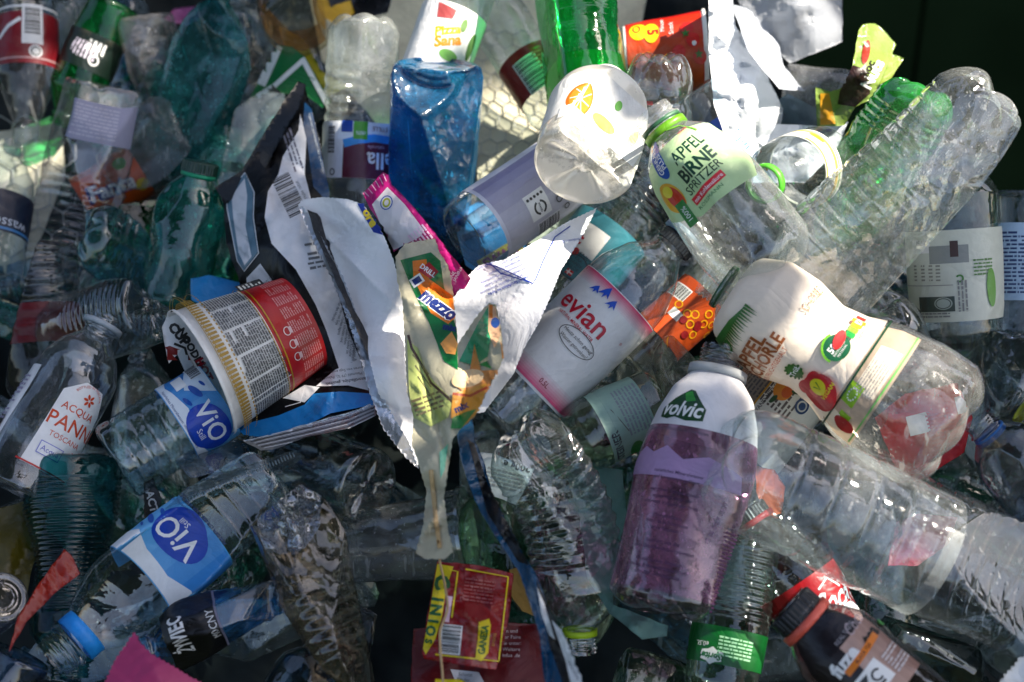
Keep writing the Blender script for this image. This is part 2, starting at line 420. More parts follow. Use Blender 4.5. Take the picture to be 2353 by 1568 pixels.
    def rad(s, Z, A=None):
        t = Z / s.L
        r = np.interp(t, s.q, s.pr) * s.R
        for (z0, z1, n, amp) in s.ribs:
            m = np.clip((t - z0) / .015, 0, 1) * np.clip((z1 - t) / .015, 0, 1)
            ph = (t - z0) / (z1 - z0) * n
            if s.rib_kind == 'groove': w = -np.exp(-((ph % 1 - .5) / .09) ** 2)
            elif s.rib_kind == 'wave': w = np.sin(2 * math.pi * (ph + (0 if A is None else .22 * np.sin(3 * A))))
            else: w = np.sin(2 * math.pi * ph)
            r = r + m * amp * s.R * w
        if s.thread:
            rn = s.nk * s.R
            r = r + rn * .20 * np.exp(-((t - .925) * s.L / (rn * .10)) ** 2)
            m = np.clip((t - .94) / .005, 0, 1) * np.clip((.99 - t) / .005, 0, 1)
            r = r + m * rn * .07 * np.sin(2 * math.pi * ((t - .94) / .05 * 3 + (0 if A is None else A / (2 * math.pi))))
        return r
    def world(s, A, Z, r, wobble=True, dent=True, off=0):
        A = np.asarray(A, float) + 0.0; Z = np.asarray(Z, float); r = np.asarray(r, float)
        if wobble:
            w = 0
            for (kz, ka, ph, am) in s.wobs: w = w + am * np.sin(kz * Z + ka * A + ph)
            r = r * (1 + w * np.clip(r / s.R, 0, 1))
        if s.twist: A = A + s.twist * Z / s.L
        X = r * np.sin(A); Y = r * np.cos(A)
        if s.flat: # (angle, amount)
            ca, sa = math.cos(R_(s.flat[0])), math.sin(R_(s.flat[0]))
            x1 = X * ca + Y * sa; y1 = -X * sa + Y * ca
            wgt = np.sin(np.clip(Z / s.L, 0, .86) / .86 * math.pi) ** .6
            y1 = y1 * (1 - s.flat[1] * wgt); x1 = x1 * (1 + .35 * s.flat[1] * wgt)
            X = x1 * ca - y1 * sa; Y = x1 * sa + y1 * ca
        p = np.stack([X, Y, Z], -1)
        if dent:
            for (n, o, kk) in s.D:
                n = np.asarray(n, float); o = np.asarray(o, float)
                d = (p - o) @ n; m = d > 0
                p = p - n[None, :] * (np.where(m, d, 0) * kk)[:, None]
        if np.any(off):
            p = p + np.stack([np.sin(A), np.cos(A), 0 * A], -1) * (np.zeros_like(A) + off)[:, None]
        c = np.stack([np.interp(p[:, 2], s.arc, s.cv[:, i]) for i in range(3)], -1)
        T = np.stack([np.interp(p[:, 2], s.arc, s.tg[:, i]) for i in range(3)], -1)
        T /= np.linalg.norm(T, axis=1)[:, None]
        ex = np.where(p[:, 2] < 0, p[:, 2], np.where(p[:, 2] > s.L, p[:, 2] - s.L, 0)) * s.k
        c = c + T * ex[:, None]
        C = CT[None, :] - c; C = C - (C * T).sum(1)[:, None] * T
        nrm = np.linalg.norm(C, axis=1)[:, None]
        C = C / np.maximum(nrm, 1e-6)
        Rv = np.cross(T, C)
        if s.roll:
            cr, sr = math.cos(s.roll), math.sin(s.roll)
            Rv, C = Rv * cr - C * sr, C * cr + Rv * sr
        return c + (Rv * p[:, :1] + C * p[:, 1:2]) * s.k
    def band(s, name, z0, z1, a0=0, a1=360, off=1.0, mat=None, extra=None, rows=None, parent=None, label=None):
        """a strip of film or plastic that follows the wall from z0 to z1 (fractions of the length)"""
        full = abs(a1 - a0) >= 359.9
        nc = s.cols if full else max(8, int(s.cols * (a1 - a0) / 360) + 1)
        ang = np.radians(np.linspace(a0, a1, nc, endpoint=not full))
        nr = rows or max(4, int((z1 - z0) * s.L / 4))
        A, Z = np.meshgrid(ang, np.linspace(z0, z1, nr) * s.L)
        Rr = s.rad(Z, A)
        V = s.world(A.ravel(), Z.ravel(), Rr.ravel(), off=off)
        o = mesh_obj(name, V, gridfaces(nr, nc, full), mat, s.root)
        if parent is not None: pass
        if label: o['label'] = label
        return o
    def cap(s, col, z0=.94, z1=1.03, name='cap', rough=.35, closed=True):
        rn = s.nk * s.R * 1.12; n = 96
        ang = np.linspace(0, 2 * math.pi, n, endpoint=False)
        prof = [(z0, 1.0), (z0, 1.06), (z1 - .008, 1.05), (z1 - .002, 1.0), (z1, .93)] + ([(z1, .5), (z1, .02)] if closed else [(z1 - .003, .85), (z0, .85)])
        V = []
        for i, (z, f) in enumerate(prof):
            rr = rn * f * (1 + (.018 * np.sign(np.sin(ang * 30)) if i in (1, 2) else 0))
            V.append(s.world(ang, np.full(n, z * s.L), rr * np.ones(n), wobble=False, dent=False))
        F = gridfaces(len(prof), n).tolist()
        o = mesh_obj(name, np.vstack(V), F, ink(col, rough=rough, transl=.05, dirt=.08), s.root, smooth=False)
        return o
    def ring(s, col, z0=.895, z1=.925, name='cap_ring', rough=.4, w=1.16):
        rn = s.nk * s.R; n = 48; ang = np.linspace(0, 2 * math.pi, n, endpoint=False)
        prof = [(z0, 1.02), (z0, w), (z1, w), (z1, 1.02)]
        V = [s.world(ang, np.full(n, z * s.L), rn * f * np.ones(n), wobble=False, dent=False) for z, f in prof]
        return mesh_obj(name, np.vstack(V), gridfaces(4, n).tolist(), ink(col, rough=rough, transl=.1), s.root)
    def print(s, pr, zc, a=0, name='label_print', off=1.5, step=8, ystep=None, **kw):
        """x = distance round the wall, y = towards the mouth, origin at height zc and angle a"""
        def mp(x, y, o):
            Z = zc * s.L + y; A = R_(a) + x / float(s.rad(np.array([zc * s.L]), np.array([0.]))[0])
            return s.world(A, Z, s.rad(Z, A), off=o)
        return pr.build(name, mp, s.root, step=step, ystep=ystep, base_off=off, **kw)
    def surf(s, A, Z): return s.world(A, Z, s.rad(Z, A))
    @staticmethod
    def proj(W):
        q = (W - CT) @ CR; d = -q[:, 2]; k = d * SENS / LENS / W0
        return np.stack([q[:, 0] / k + W0 / 2, -q[:, 1] / k + H0 / 2], -1)
    def hit(s, u, v):
        """angle and height on the wall facing us that shows at a photo position"""
        if not hasattr(s, 'gr'):
            A, Z = np.meshgrid(np.radians(np.linspace(-84, 84, 43)), np.linspace(0, .93, 70) * s.L)
            s.gr = (A.ravel(), Z.ravel(), s.proj(s.surf(A.ravel(), Z.ravel())))
        A, Z, G = s.gr; i = int(np.argmin(((G - [u, v]) ** 2).sum(1))); x = np.array([A[i], Z[i]])
        for _ in range(4):
            q = s.proj(s.surf(np.array([x[0], x[0] + .01, x[0]]), np.array([x[1], x[1], x[1] + .5])))
            J = np.stack([(q[1] - q[0]) / .01, (q[2] - q[0]) / .5], 1); e = np.array([u, v]) - q[0]
            try: dx = np.linalg.solve(J, e)
            except np.linalg.LinAlgError: break
            x = x + np.clip(dx, [-.2, -20], [.2, 20]); x[0] = max(-1.5, min(1.5, x[0]))
        return x
    def zf(s, u, v): return float(s.hit(u, v)[1] / s.L)
    def at(s, u, v, zc):
        """label coordinates of a photo position"""
        x = s.hit(u, v); r0 = float(s.rad(np.array([zc * s.L]), np.array([0.]))[0])
        return r0 * float(x[0]), float(x[1] - zc * s.L)
    def label_(s, zc, h, col, a0=-180, a1=180, pr=None, a=0, name='label', **kw):
        """one mesh: paper band plus its print, all of one label"""
        P_ = Print(); Ra = float(s.rad(np.array([zc * s.L]), np.array([0.]))[0])
        x0, x1 = R_(a0 - a) * Ra, R_(a1 - a) * Ra
        P_.rect((x0 + x1) / 2, 0, x1 - x0, h, col)
        if pr: P_.items += [(V, F, c, l + 1) for V, F, c, l in pr.items]
        return s.print(P_, zc, a, name=name, off=1.2, **kw)

# ------------------------------------------------------------------ sheets: bags, wrappers, films cut to an outline, with relief
def tps(pts):
    pts = np.asarray(pts, float); n = len(pts); X = pts[:, :2] / 100; h = pts[:, 2]
    def U(r2): return np.where(r2 > 0, r2 * np.log(r2 + 1e-12), 0)
    K = U(((X[:, None] - X[None]) ** 2).sum(-1)) + np.eye(n) * .02
    Pm = np.hstack([np.ones((n, 1)), X]); A = np.zeros((n + 3, n + 3)); A[:n, :n] = K; A[:n, n:] = Pm; A[n:, :n] = Pm.T
    w = np.linalg.lstsq(A, np.concatenate([h, [0, 0, 0]]), rcond=None)[0]
    def f(u, v):
        Q = np.stack([u, v], -1) / 100
        return U(((Q[:, None] - X[None]) ** 2).sum(-1)) @ w[:n] + w[n] + Q @ w[n + 1:]
    return f
class Sheet:
    def __init__(s, name, label, outline, hpts, mat, back=None, crumple=6, folds=10, seed=1, thick=2.0, step=12, cat='wrapper',
                 rel=True, jag=0, jagw=8, group=None, body='film', lam=22, puff=0, fine=1.0):
        rnd = random.Random(seed)
        s.out = [np.array(p, float) for p in outline]
        # finer outline, torn or pinked edge
        pts = []
        n = len(s.out)
        for i in range(n):
            a, b = s.out[i], s.out[(i + 1) % n]; d = np.linalg.norm(b - a); m = max(1, int(d / (jagw if jag else 14)))
            t = (b - a) / (d + 1e-9); nn = np.array([-t[1], t[0]])
            for j in range(m):
                q = a + (b - a) * j / m
                if jag: q = q + nn * (jag if (j % 2) else -jag) * rnd.uniform(.6, 1.3) * (0 if j == 0 else 1)
                else: q = q + nn * rnd.uniform(-1.2, 1.2) * (0 if j == 0 else 1)
                pts.append(q)
        s.pts = pts
        hp = [(u, v, h + (float(baseH(u, v)) if rel else 0)) for u, v, h in hpts]
        cu, cvv = np.mean([p[0] for p in hp]), np.mean([p[1] for p in hp])
        if len(hp) < 3: hp = [(cu - 50, cvv, hp[0][2]), (cu + 50, cvv, hp[0][2]), (cu, cvv + 50, hp[0][2])]
        s.hf = tps(hp)
        P_ = np.array(pts); lo, hi = P_.min(0), P_.max(0); s.lo, s.hi = lo, hi
        s.fo = []
        for i in range(folds):
            th = rnd.uniform(0, math.pi); c = np.array([rnd.uniform(lo[0], hi[0]), rnd.uniform(lo[1], hi[1])])
            s.fo.append((np.array([math.cos(th), math.sin(th)]), c, rnd.uniform(-1, 1) * crumple, lam * rnd.uniform(.5, 1.6), rnd.uniform(50, 190)))
        s.sn = [(rnd.uniform(-.05, .05), rnd.uniform(-.05, .05), rnd.uniform(0, 6), fine * crumple * .10) for _ in range(6)]
        s.thick = thick; s.step = step
        bm = bmesh.new()
        f = bm.faces.new([bm.verts.new((p[0], -p[1], 0)) for p in pts])
        bmesh.ops.triangulate(bm, faces=[f])
        for ax in (0, 1):
            l0, h0 = (lo[0], hi[0]) if ax == 0 else (-hi[1], -lo[1])
            for q in np.arange(math.ceil(l0 / step) * step, h0, step):
                co = Vector((q, 0, 0)) if ax == 0 else Vector((0, q, 0)); no = Vector((1, 0, 0)) if ax == 0 else Vector((0, 1, 0))
                bmesh.ops.bisect_plane(bm, geom=bm.verts[:] + bm.edges[:] + bm.faces[:], plane_co=co, plane_no=no, dist=1e-4)
        for q in np.arange(math.ceil((lo[0] - hi[1]) / step) * step, hi[0] - lo[1], step):
            bmesh.ops.bisect_plane(bm, geom=bm.verts[:] + bm.edges[:] + bm.faces[:], plane_co=Vector((q, 0, 0)), plane_no=Vector((1, 1, 0)).normalized(), dist=1e-4)
        bmesh.ops.triangulate(bm, faces=bm.faces[:])
        bm.verts.index_update()
        V2 = np.array([v.co[:2] for v in bm.verts]); F = [[v.index for v in g.verts] for g in bm.faces]
        B = [[e.verts[0].index, e.verts[1].index] for e in bm.edges if e.is_boundary]
        bm.free()
        u, v = V2[:, 0], -V2[:, 1]
        nV = len(u)
        if puff:
            bi = set(i for e in B for i in e); Bp = V2[list(bi)]
            dist = np.sqrt(((V2[:, None] - Bp[None]) ** 2).sum(-1)).min(1) if nV * len(Bp) < 4e6 else np.full(nV, 30.)
            s.pf = lambda d: puff * np.sqrt(np.clip(d / 60, 0, 1))
            ex = s.pf(dist)
        else: ex = np.zeros(nV)
        s.V2, s.ex = V2, ex
        front = s.map(u, v, ex); bk = s.map(u, v, -thick - ex)
        s.root = root(name, P(np.mean(u), np.mean(v), float(np.mean(s.h(u, v)))), label, cat, group)
        F2 = F + [[i + nV for i in g][::-1] for g in F] + [[a, b, b + nV, a + nV] for a, b in B]
        mi = [0] * len(F) + [1] * len(F) + [1] * len(B)
        s.body = mesh_obj(body, np.vstack([front, bk]), F2, [mat, back or mat], s.root, mi)
        me = s.body.data
    def h(s, u, v):
        """relief, straight inside each small triangle so that print and sheet agree"""
        st = s.step; x = np.asarray(u, float) / st; y = -np.asarray(v, float) / st
        i = np.floor(x); j = np.floor(y); fx, fy = x - i, y - j
        up = fx + fy > 1
        f = lambda a, b: s.h0(a * st, -b * st)
        h10, h01 = f(i + 1, j), f(i, j + 1); h00, h11 = f(i, j), f(i + 1, j + 1)
        return np.where(up, h11 + (1 - fx) * (h01 - h11) + (1 - fy) * (h10 - h11), h00 + fx * (h10 - h00) + fy * (h01 - h00))
    def h0(s, u, v):
        h = s.hf(u, v)
        for d, c, a, lam, win in s.fo:
            q = (u - c[0]) * d[0] + (v - c[1]) * d[1]; w = np.exp(-((u - c[0]) ** 2 + (v - c[1]) ** 2) / (2 * win ** 2))
            h = h + a * w * 2 * (np.exp(-np.abs(q) / lam) - .3)
        for a, b, p, am in s.sn: h = h + am * np.sin(a * u + b * v + p)
        return h
    def map(s, u, v, off=0):
        return P(u, v, s.h(u, v) + off)
    def print(s, pr, name='print', off=1.6, step=12, **kw):
        """print laid out in photo units: x = u, y = -v"""
        def mp(x, y, o):
            o2 = o
            if np.any(s.ex):
                o2 = o + np.array([s.ex[np.argmin((s.V2[:, 0] - a) ** 2 + (s.V2[:, 1] - b) ** 2)] for a, b in zip(x, y)])
            return s.map(x, -y, o2)
        return pr.build(name, mp, s.root, step=s.step, base_off=off, diag=True, inside=s.pts, **kw)
def tube(name, pts, r, mat, parent, n=8):
    """pts: (u, v, h) rel; a round cord"""
    W = np.array([P(u, v, h + float(baseH(u, v))) for u, v, h in pts])
    t = np.linspace(0, 1, len(W)); tt = np.linspace(0, 1, len(W) * 6)
    W = np.stack([np.interp(tt, t, W[:, i]) for i in range(3)], -1)
    ker = np.hanning(7)[1:-1]; ker /= ker.sum()
    for i in range(3): W[:, i] = np.convolve(np.pad(W[:, i], 2, 'edge'), ker, 'valid')
    T = np.gradient(W, axis=0); T /= np.linalg.norm(T, axis=1)[:, None] + 1e-12
    X = np.cross(T, CAMDIR); X /= np.linalg.norm(X, axis=1)[:, None] + 1e-12; Y = np.cross(T, X)
    V = np.vstack([W[i] + (X[i] * math.cos(a) + Y[i] * math.sin(a))[None] * r for i in range(len(W)) for a in [2 * math.pi * j / n for j in range(n)]])
    return mesh_obj(name, V, gridfaces(len(W), n).tolist(), mat, parent)

# ================================================================== THE SETTING
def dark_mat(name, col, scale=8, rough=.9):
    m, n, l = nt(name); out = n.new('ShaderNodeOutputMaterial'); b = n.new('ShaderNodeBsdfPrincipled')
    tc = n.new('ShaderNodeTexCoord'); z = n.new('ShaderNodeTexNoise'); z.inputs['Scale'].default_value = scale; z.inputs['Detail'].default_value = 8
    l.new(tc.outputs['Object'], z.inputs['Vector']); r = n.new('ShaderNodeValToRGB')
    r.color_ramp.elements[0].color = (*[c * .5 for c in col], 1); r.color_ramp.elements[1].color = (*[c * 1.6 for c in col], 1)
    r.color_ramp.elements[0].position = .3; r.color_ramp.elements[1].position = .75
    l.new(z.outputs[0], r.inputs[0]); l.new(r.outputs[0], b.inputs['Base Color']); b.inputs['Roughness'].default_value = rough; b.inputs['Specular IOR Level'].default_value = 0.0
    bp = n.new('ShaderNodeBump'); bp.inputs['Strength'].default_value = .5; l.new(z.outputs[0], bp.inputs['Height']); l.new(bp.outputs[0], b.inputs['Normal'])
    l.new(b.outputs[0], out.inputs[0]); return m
g = mesh_obj('ground', [(-60, -60, 0), (60, -60, 0), (60, 60, 0), (-60, 60, 0)], [[0, 1, 2, 3]], dark_mat('ground_soil', (.010, .014, .007), 3)); g['kind'] = 'structure'
# dark backing sheets behind the bottles, coloured to read as shaded gaps
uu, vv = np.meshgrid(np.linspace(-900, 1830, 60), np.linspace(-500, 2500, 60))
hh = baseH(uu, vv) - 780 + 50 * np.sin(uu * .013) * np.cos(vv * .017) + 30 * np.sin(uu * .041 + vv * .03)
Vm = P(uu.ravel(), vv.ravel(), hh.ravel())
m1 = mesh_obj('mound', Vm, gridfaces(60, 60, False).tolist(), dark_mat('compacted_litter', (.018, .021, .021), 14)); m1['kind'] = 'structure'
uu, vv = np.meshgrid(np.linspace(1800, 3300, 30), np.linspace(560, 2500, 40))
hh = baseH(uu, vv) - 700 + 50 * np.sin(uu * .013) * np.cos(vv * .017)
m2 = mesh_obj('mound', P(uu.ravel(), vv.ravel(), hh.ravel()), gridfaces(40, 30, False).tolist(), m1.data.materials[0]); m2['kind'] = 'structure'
# dark green panel far behind
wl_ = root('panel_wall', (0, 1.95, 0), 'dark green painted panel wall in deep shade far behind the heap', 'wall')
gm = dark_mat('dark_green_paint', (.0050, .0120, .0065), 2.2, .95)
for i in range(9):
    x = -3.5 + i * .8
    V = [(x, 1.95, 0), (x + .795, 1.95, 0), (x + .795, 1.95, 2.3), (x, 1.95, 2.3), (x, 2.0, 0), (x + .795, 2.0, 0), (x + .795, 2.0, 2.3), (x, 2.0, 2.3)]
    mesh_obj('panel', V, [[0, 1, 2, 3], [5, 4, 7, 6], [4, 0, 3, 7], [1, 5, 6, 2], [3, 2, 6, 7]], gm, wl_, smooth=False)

# unseen tree added between heap and sun to shape the light and shade
LIT = [(1340, 300, 430, 170), (1560, 400, 450, 165), (1700, 540, 450, 140), (1850, 380, 150, 120), (1680, 150, 60, 150), (1700, 330, 0, 110), (1515, 170, 200, 100),
       (1560, 110, -60, 120), (1320, 100, 130, 130), (1210, 150, -120, 90), (1170, 360, -400, 130), (1150, 240, -400, 60), (1020, 320, 120, 100), (2220, 300, 420, 190), (2050, 450, 380, 180),
       (1900, 600, 300, 120), (2060, 260, 150, 140), (2000, 150, 0, 110), (1820, 60, -200, 120), (1700, 690, 380, 120), (1850, 760, 380, 130), (2000, 890, 400, 170), (2190, 990, 400, 150),
       (1790, 990, 430, 70), (2060, 1110, 350, 110), (2260, 1290, 250, 130), (1900, 1110, 350, 110), (2130, 1010, 380, 120), (2150, 1220, 280, 120), (780, 490, 250, 95), (860, 570, 260, 60), (1310, 530, 220, 70), (1110, 840, 470, 75),
       (990, 620, 350, 60), (840, 300, 20, 70), (830, 140, 20, 90), (1030, 80, -50, 90), (60, 340, -320, 90), (1200, 480, 120, 60), (2000, 330, -100, 90), (1640, 980, 250, 40), (930, 470, 290, 40)]
SHADE = [(1340, 780, 150, 100), (1230, 900, 120, 70), (640, 760, 200, 90), (520, 860, 230, 110), (1420, 960, 60, 70), (1560, 1140, 330, 135), (1500, 1330, 330, 110), (1620, 1010, 300, 90), (1640, 1260, 300, 80), (1075, 1020, 330, 60), (1130, 1130, 350, 50), (620, 520, 120, 90), (700, 650, 150, 70), (1250, 430, 120, 60), (850, 700, 220, 60)]
rnd = random.Random(5)
tr = root('shade_tree', (3.6, .9, 0), 'broad leafy tree outside the frame shading the lower left of the heap', 'tree')
V, F = [], []
sd = np.array(sun_dir)
sx_ = np.cross(sd, [0, 0, 1.0]); sx_ /= np.linalg.norm(sx_); sy_ = np.cross(sx_, sd)
LQ = np.array([[w @ sx_, w @ sy_, r * K0] for (u, v, h, r) in LIT for w in [P(u, v, h + float(baseH(u, v)))]])
SQ = np.array([[w @ sx_, w @ sy_, r * K0] for (u, v, h, r) in SHADE for w in [P(u, v, h + float(baseH(u, v)))]])
c0 = P(1000, 1000, 0)
for i in range(36000):  # leaves added to cast the wanted shade, left out over the LIT spots
    q = (rnd.uniform(-.62, .62), rnd.uniform(-.60, .55))
    p = c0 + sx_ * q[0] + sy_ * q[1] + sd * rnd.uniform(1.7, 2.9)
    a2 = p @ sx_; b2_ = p @ sy_
    dd = np.hypot(LQ[:, 0] - a2, LQ[:, 1] - b2_) - LQ[:, 2]
    ds = np.hypot(SQ[:, 0] - a2, SQ[:, 1] - b2_) - SQ[:, 2]
    if dd.min() < rnd.gauss(.022, .006) and ds.min() > 0: continue
    a = np.array([rnd.gauss(0, 1) for _ in range(3)]); a -= a @ sd * sd * .6; a /= np.linalg.norm(a)
    b = np.cross(a, sd + np.array([rnd.gauss(0, .4) for _ in range(3)])); b /= np.linalg.norm(b)
    L = rnd.uniform(.012, .024); w = L * .62; k = len(V)
    V += [p - a * L, p - a * L * .2 + b * w, p + a * L * .5 + b * w * .6, p + a * L * 1.1, p + a * L * .5 - b * w * .6, p - a * L * .2 - b * w]
    F.append([k + j for j in range(6)])
for i in range(5000):     # more leaves added to block sky light over and left of the heap
    q = np.array([rnd.gauss(0, 1) for _ in range(3)]); q = q / np.linalg.norm(q) * rnd.uniform(.3, 1) ** .4
    p = np.array([-2.2, -1.2, 4.0]) + q * np.array([2.3, 2.2, .9]); k = len(V); L = rnd.uniform(.08, .14); w = L * .6
    a = np.array([rnd.gauss(0, 1) for _ in range(3)]); a /= np.linalg.norm(a); b = np.cross(a, [rnd.gauss(0, .5), rnd.gauss(0, .5), 1]); b /= np.linalg.norm(b)
    V += [p - a * L, p - a * L * .2 + b * w, p + a * L * .5 + b * w * .6, p + a * L * 1.1, p + a * L * .5 - b * w * .6, p - a * L * .2 - b * w]
    F.append([k + j for j in range(6)])
mesh_obj('crown', V, F, ink((.05, .09, .03), rough=.5, transl=.1), tr)
bark = dark_mat('bark', (.09, .07, .05), 9)
def limb(name, a, b, r0, r1):
    a, b = np.array(a, float), np.array(b, float); V = []; n = 10
    T = (b - a) / np.linalg.norm(b - a); X = np.cross(T, [0, 0, 1.0]) if abs(T[2]) < .9 else np.cross(T, [1.0, 0, 0]); X /= np.linalg.norm(X); Y = np.cross(T, X)
    for i in range(9):
        t = i / 8; c = a + (b - a) * t + X * .05 * math.sin(3 * t) ; r = r0 + (r1 - r0) * t
        for j in range(n): q = 2 * math.pi * j / n; V.append(c + (X * math.cos(q) + Y * math.sin(q)) * r * (1 + .08 * math.sin(3 * q + i)))
    mesh_obj(name, V, gridfaces(9, n).tolist(), bark, tr)
limb('trunk', (3.6, .9, 0), (3.2, .9, 3.4), .19, .12)
limb('branch', (3.25, .9, 3.3), (3.0, -1.3, 3.6), .08, .06)
limb('branch', (3.0, -1.3, 3.6), (-1.6, -1.3, 4.1), .06, .02)
limb('branch', (3.25, .9, 3.1), (1.9, 1.9, 3.6), .06, .015)

# ================================================================== BACK LAYERS
CLEAR = (.92, .955, .96); BLUISH = (.78, .89, .94); TEAL = (.22, .68, .62); GREEN = (.04, .56, .17); EMER = (.05, .50, .22)
BLUE = (.05, .38, .66); TAN = (.90, .86, .76); GREY = (.80, .83, .85)
C_ = lambda **k: pet(CLEAR, **k)
WHITE = (.80, .80, .79)

# cream cloth behind wire netting
def netting(label, sheet, u0, u1, v0, v1, s_, r):
    rt = root('wire_netting', P((u0 + u1) / 2, (v0 + v1) / 2, float(sheet.h(np.array([(u0 + u1) / 2.]), np.array([(v0 + v1) / 2.]))[0])), label, 'netting')
    V, F = [], []
    edges = set(); dy = s_ * 1.5; dx = s_ * math.sqrt(3)
    def key(p): return (round(p[0], 1), round(p[1], 1))
    for j in range(int((v1 - v0) / dy) + 1):
        for i in range(int((u1 - u0) / dx) + 1):
            cx = u0 + i * dx + (dx / 2 if j % 2 else 0); cyy = v0 + j * dy
            pts = [(cx + s_ * math.sin(R_(60 * q)), cyy + s_ * math.cos(R_(60 * q))) for q in range(6)]
            for q in range(6): edges.add(tuple(sorted((key(pts[q]), key(pts[(q + 1) % 6])))))
    for a, b in edges:
        u = np.array([a[0], b[0]]); v = np.array([a[1], b[1]])
        u = u + 2.5 * np.sin(v * .05); v = v + 2.5 * np.sin(u * .06)
        W = P(u, v, sheet.h(u, v) + 10); T = W[1] - W[0]; T /= np.linalg.norm(T); X = np.cross(T, CAMDIR); X /= np.linalg.norm(X); Y = np.cross(T, X)
        k = len(V)
        for w in W:
            for q in range(5): t = 2 * math.pi * q / 5; V.append(w + (X * math.cos(t) + Y * math.sin(t)) * r)
        F += [[k + q, k + (q + 1) % 5, k + 5 + (q + 1) % 5, k + 5 + q] for q in range(5)]
    mesh_obj('wire', V, F, ink((.42, .42, .38), rough=.5, transl=0, metal=.5), rt)
cream = ink((.62, .58, .42), rough=.8, transl=.1, dirt=.25)
cl = Sheet('cream_cloth', 'cream cloth lying behind the wire netting at top centre', [(700, -60), (1500, -60), (1420, 300), (1300, 560), (1080, 560), (880, 300), (740, 140)],
           [(760, 0, -430), (1400, 0, -430), (1100, 250, -430), (1200, 500, -380)], cream, crumple=10, cat='cloth')
netting('hexagonal wire netting over the cream cloth beside the blue bottle', cl, 1090, 1300, 90, 520, 21, .00045)
cl2 = Sheet('cream_cloth', 'cream cloth at the left edge under the thin wires', [(-120, 330), (60, 290), (140, 260), (150, 400), (60, 640), (-120, 660)],
            [(0, 300, -330), (120, 300, -330), (0, 600, -350)], cream, crumple=14, cat='cloth')
netting('wire netting over the cream cloth at the left edge', cl2, -60, 140, 300, 620, 34, .0005)

# ---- top left
b = Bottle('plastic_bottle', 'clear contour bottle with dark red label and white barcode at the top left corner', (66, -150, -60), (60, 330, -60), 74, 'cola', C_())
p = Print(); z = b.zf(66, 84)
x, y = b.at(75, 55, z); p.rect(x, y, 48, 95, WHITE); p.bars(x, y - 8, 62, 36, rot=90, bgc=None)
p.ell(*b.at(82, 118, z), 15, 15, WHITE); p.ring(*b.at(82, 118, z), 11, 11, 3, (.02, .02, .02))
p.line([b.at(0, 90, z), b.at(20, 60, z), b.at(48, 42, z)], 9, WHITE); p.rect(*b.at(60, 132, z), 300, 4, (.5, .3, .3))
p.rect(*b.at(60, 14, z), 300, 5, WHITE)
b.label_(z, 122, '#7c1620', -100, 100, p)
b = Bottle('plastic_bottle', 'green bottle with black label and crushed end at the upper left', (262, 5, -120), (140, 290, -160), 64, 'soda', pet(GREEN, solid=(.02, .40, .12), scuff=.05, rough=.08), crush=.25, seed=4, nk=.45)
p = Print(); p.micro(*b.at(190, 110, .42), 40, 70, 9, (.55, .5, .6), 90); p.micro(*b.at(222, 112, .42), 30, 46, 12, WHITE, 90); p.ring(*b.at(215, 140, .42), 12, 12, 3, WHITE)
b.label_(.42, 84, '#0b1a14', -110, 110, p)
Bottle('plastic_bottle', 'crushed clear bottle between the black labelled green bottle and the tall teal one', (335, 35, -150), (385, 330, -260), 64, 'round', pet((.84, .82, .82), scuff=.05), crush=.5, seed=7)
b = Bottle('plastic_bottle', 'tall crushed teal bottle at the top left with blue cap at the edge', (440, 520, -260), (505, -70, -60), 108, 'round', pet((.24, .66, .66), solid=(.16, .50, .50), scuff=.16, wr=.2), crush=.6, seed=12, ribs=[(.06, .34, 7, .025)], foot='petal', nk=.34)
b.cap('#1560a8')
Sheet('sweet_wrapper', 'small pink wrapper poking up behind the crushed clear bottle', [(375, 45), (400, 20), (450, 14), (462, 40), (430, 60)], [(420, 30, -200)], ink('#a05088'), crumple=6, folds=3)
b = Bottle('plastic_bottle', 'yellowish clear bottle with its round base showing orange at the top', (690, 60, 30), (640, -190, -380), 86, 'round', pet((.92, .90, .80)), crush=.4, seed=3, foot='flat')
b.band('drink_residue', .05, .22, off=-6, mat=ink('#c08a38', alpha=.22))
Sheet('sweet_wrapper', 'bright yellow wrapper at the top edge beside the dark film', [(722, -20), (800, -20), (815, 30), (770, 60), (735, 30)], [(760, 20, -180)], ink('#d8a812'), crumple=8, folds=4)
Sheet('plastic_film', 'black film hanging in at the top edge left of centre', [(750, -20), (905, -20), (890, 30), (800, 50), (765, 35)], [(830, 10, -200)], ink('#0b0b10', rough=.25), crumple=8, folds=4)
s = Sheet('drink_carton', 'green carton with white edges folded to a point above the black snack bag', [(575, 222), (640, 104), (672, 108), (702, 132), (762, 236), (742, 248), (698, 214), (650, 216), (628, 196), (592, 226)],
          [(600, 200, -190), (690, 130, -130), (745, 235, -190)], ink('#0f6a30'), crumple=5, folds=4, cat='carton')
p = Print(); p.line([(592, -222), (632, -196), (695, -140)], 11, WHITE); p.line([(640, -106), (600, -196)], 20, WHITE); p.line([(694, -134), (752, -240)], 12, WHITE)
for i in range(5): p.line([(650 + i * 9, -196 + i * 8), (700 + i * 6, -200 + i * 4)], 2, (.02, .2, .06))
s.print(p)
Sheet('plastic_film', 'yellow printed film strip left of the notched clear bottle', [(640, 60), (700, 90), (735, 160), (800, 200), (745, 225), (700, 160), (660, 130)], [(720, 150, -260)], ink('#b8b020'), crumple=6, folds=4)
b = Bottle('plastic_bottle', 'clear bottle standing on its neck with maroon label below and notched base on top', (838, 40, -60), (812, 640, -180), 84, 'soda', pet((.90, .94, .92), scuff=.08, rough=.12), foot='petal', seed=5, crush=.25, ribs=[(.18, .42, 5, .02)])
z = b.zf(830, 345); p = Print()
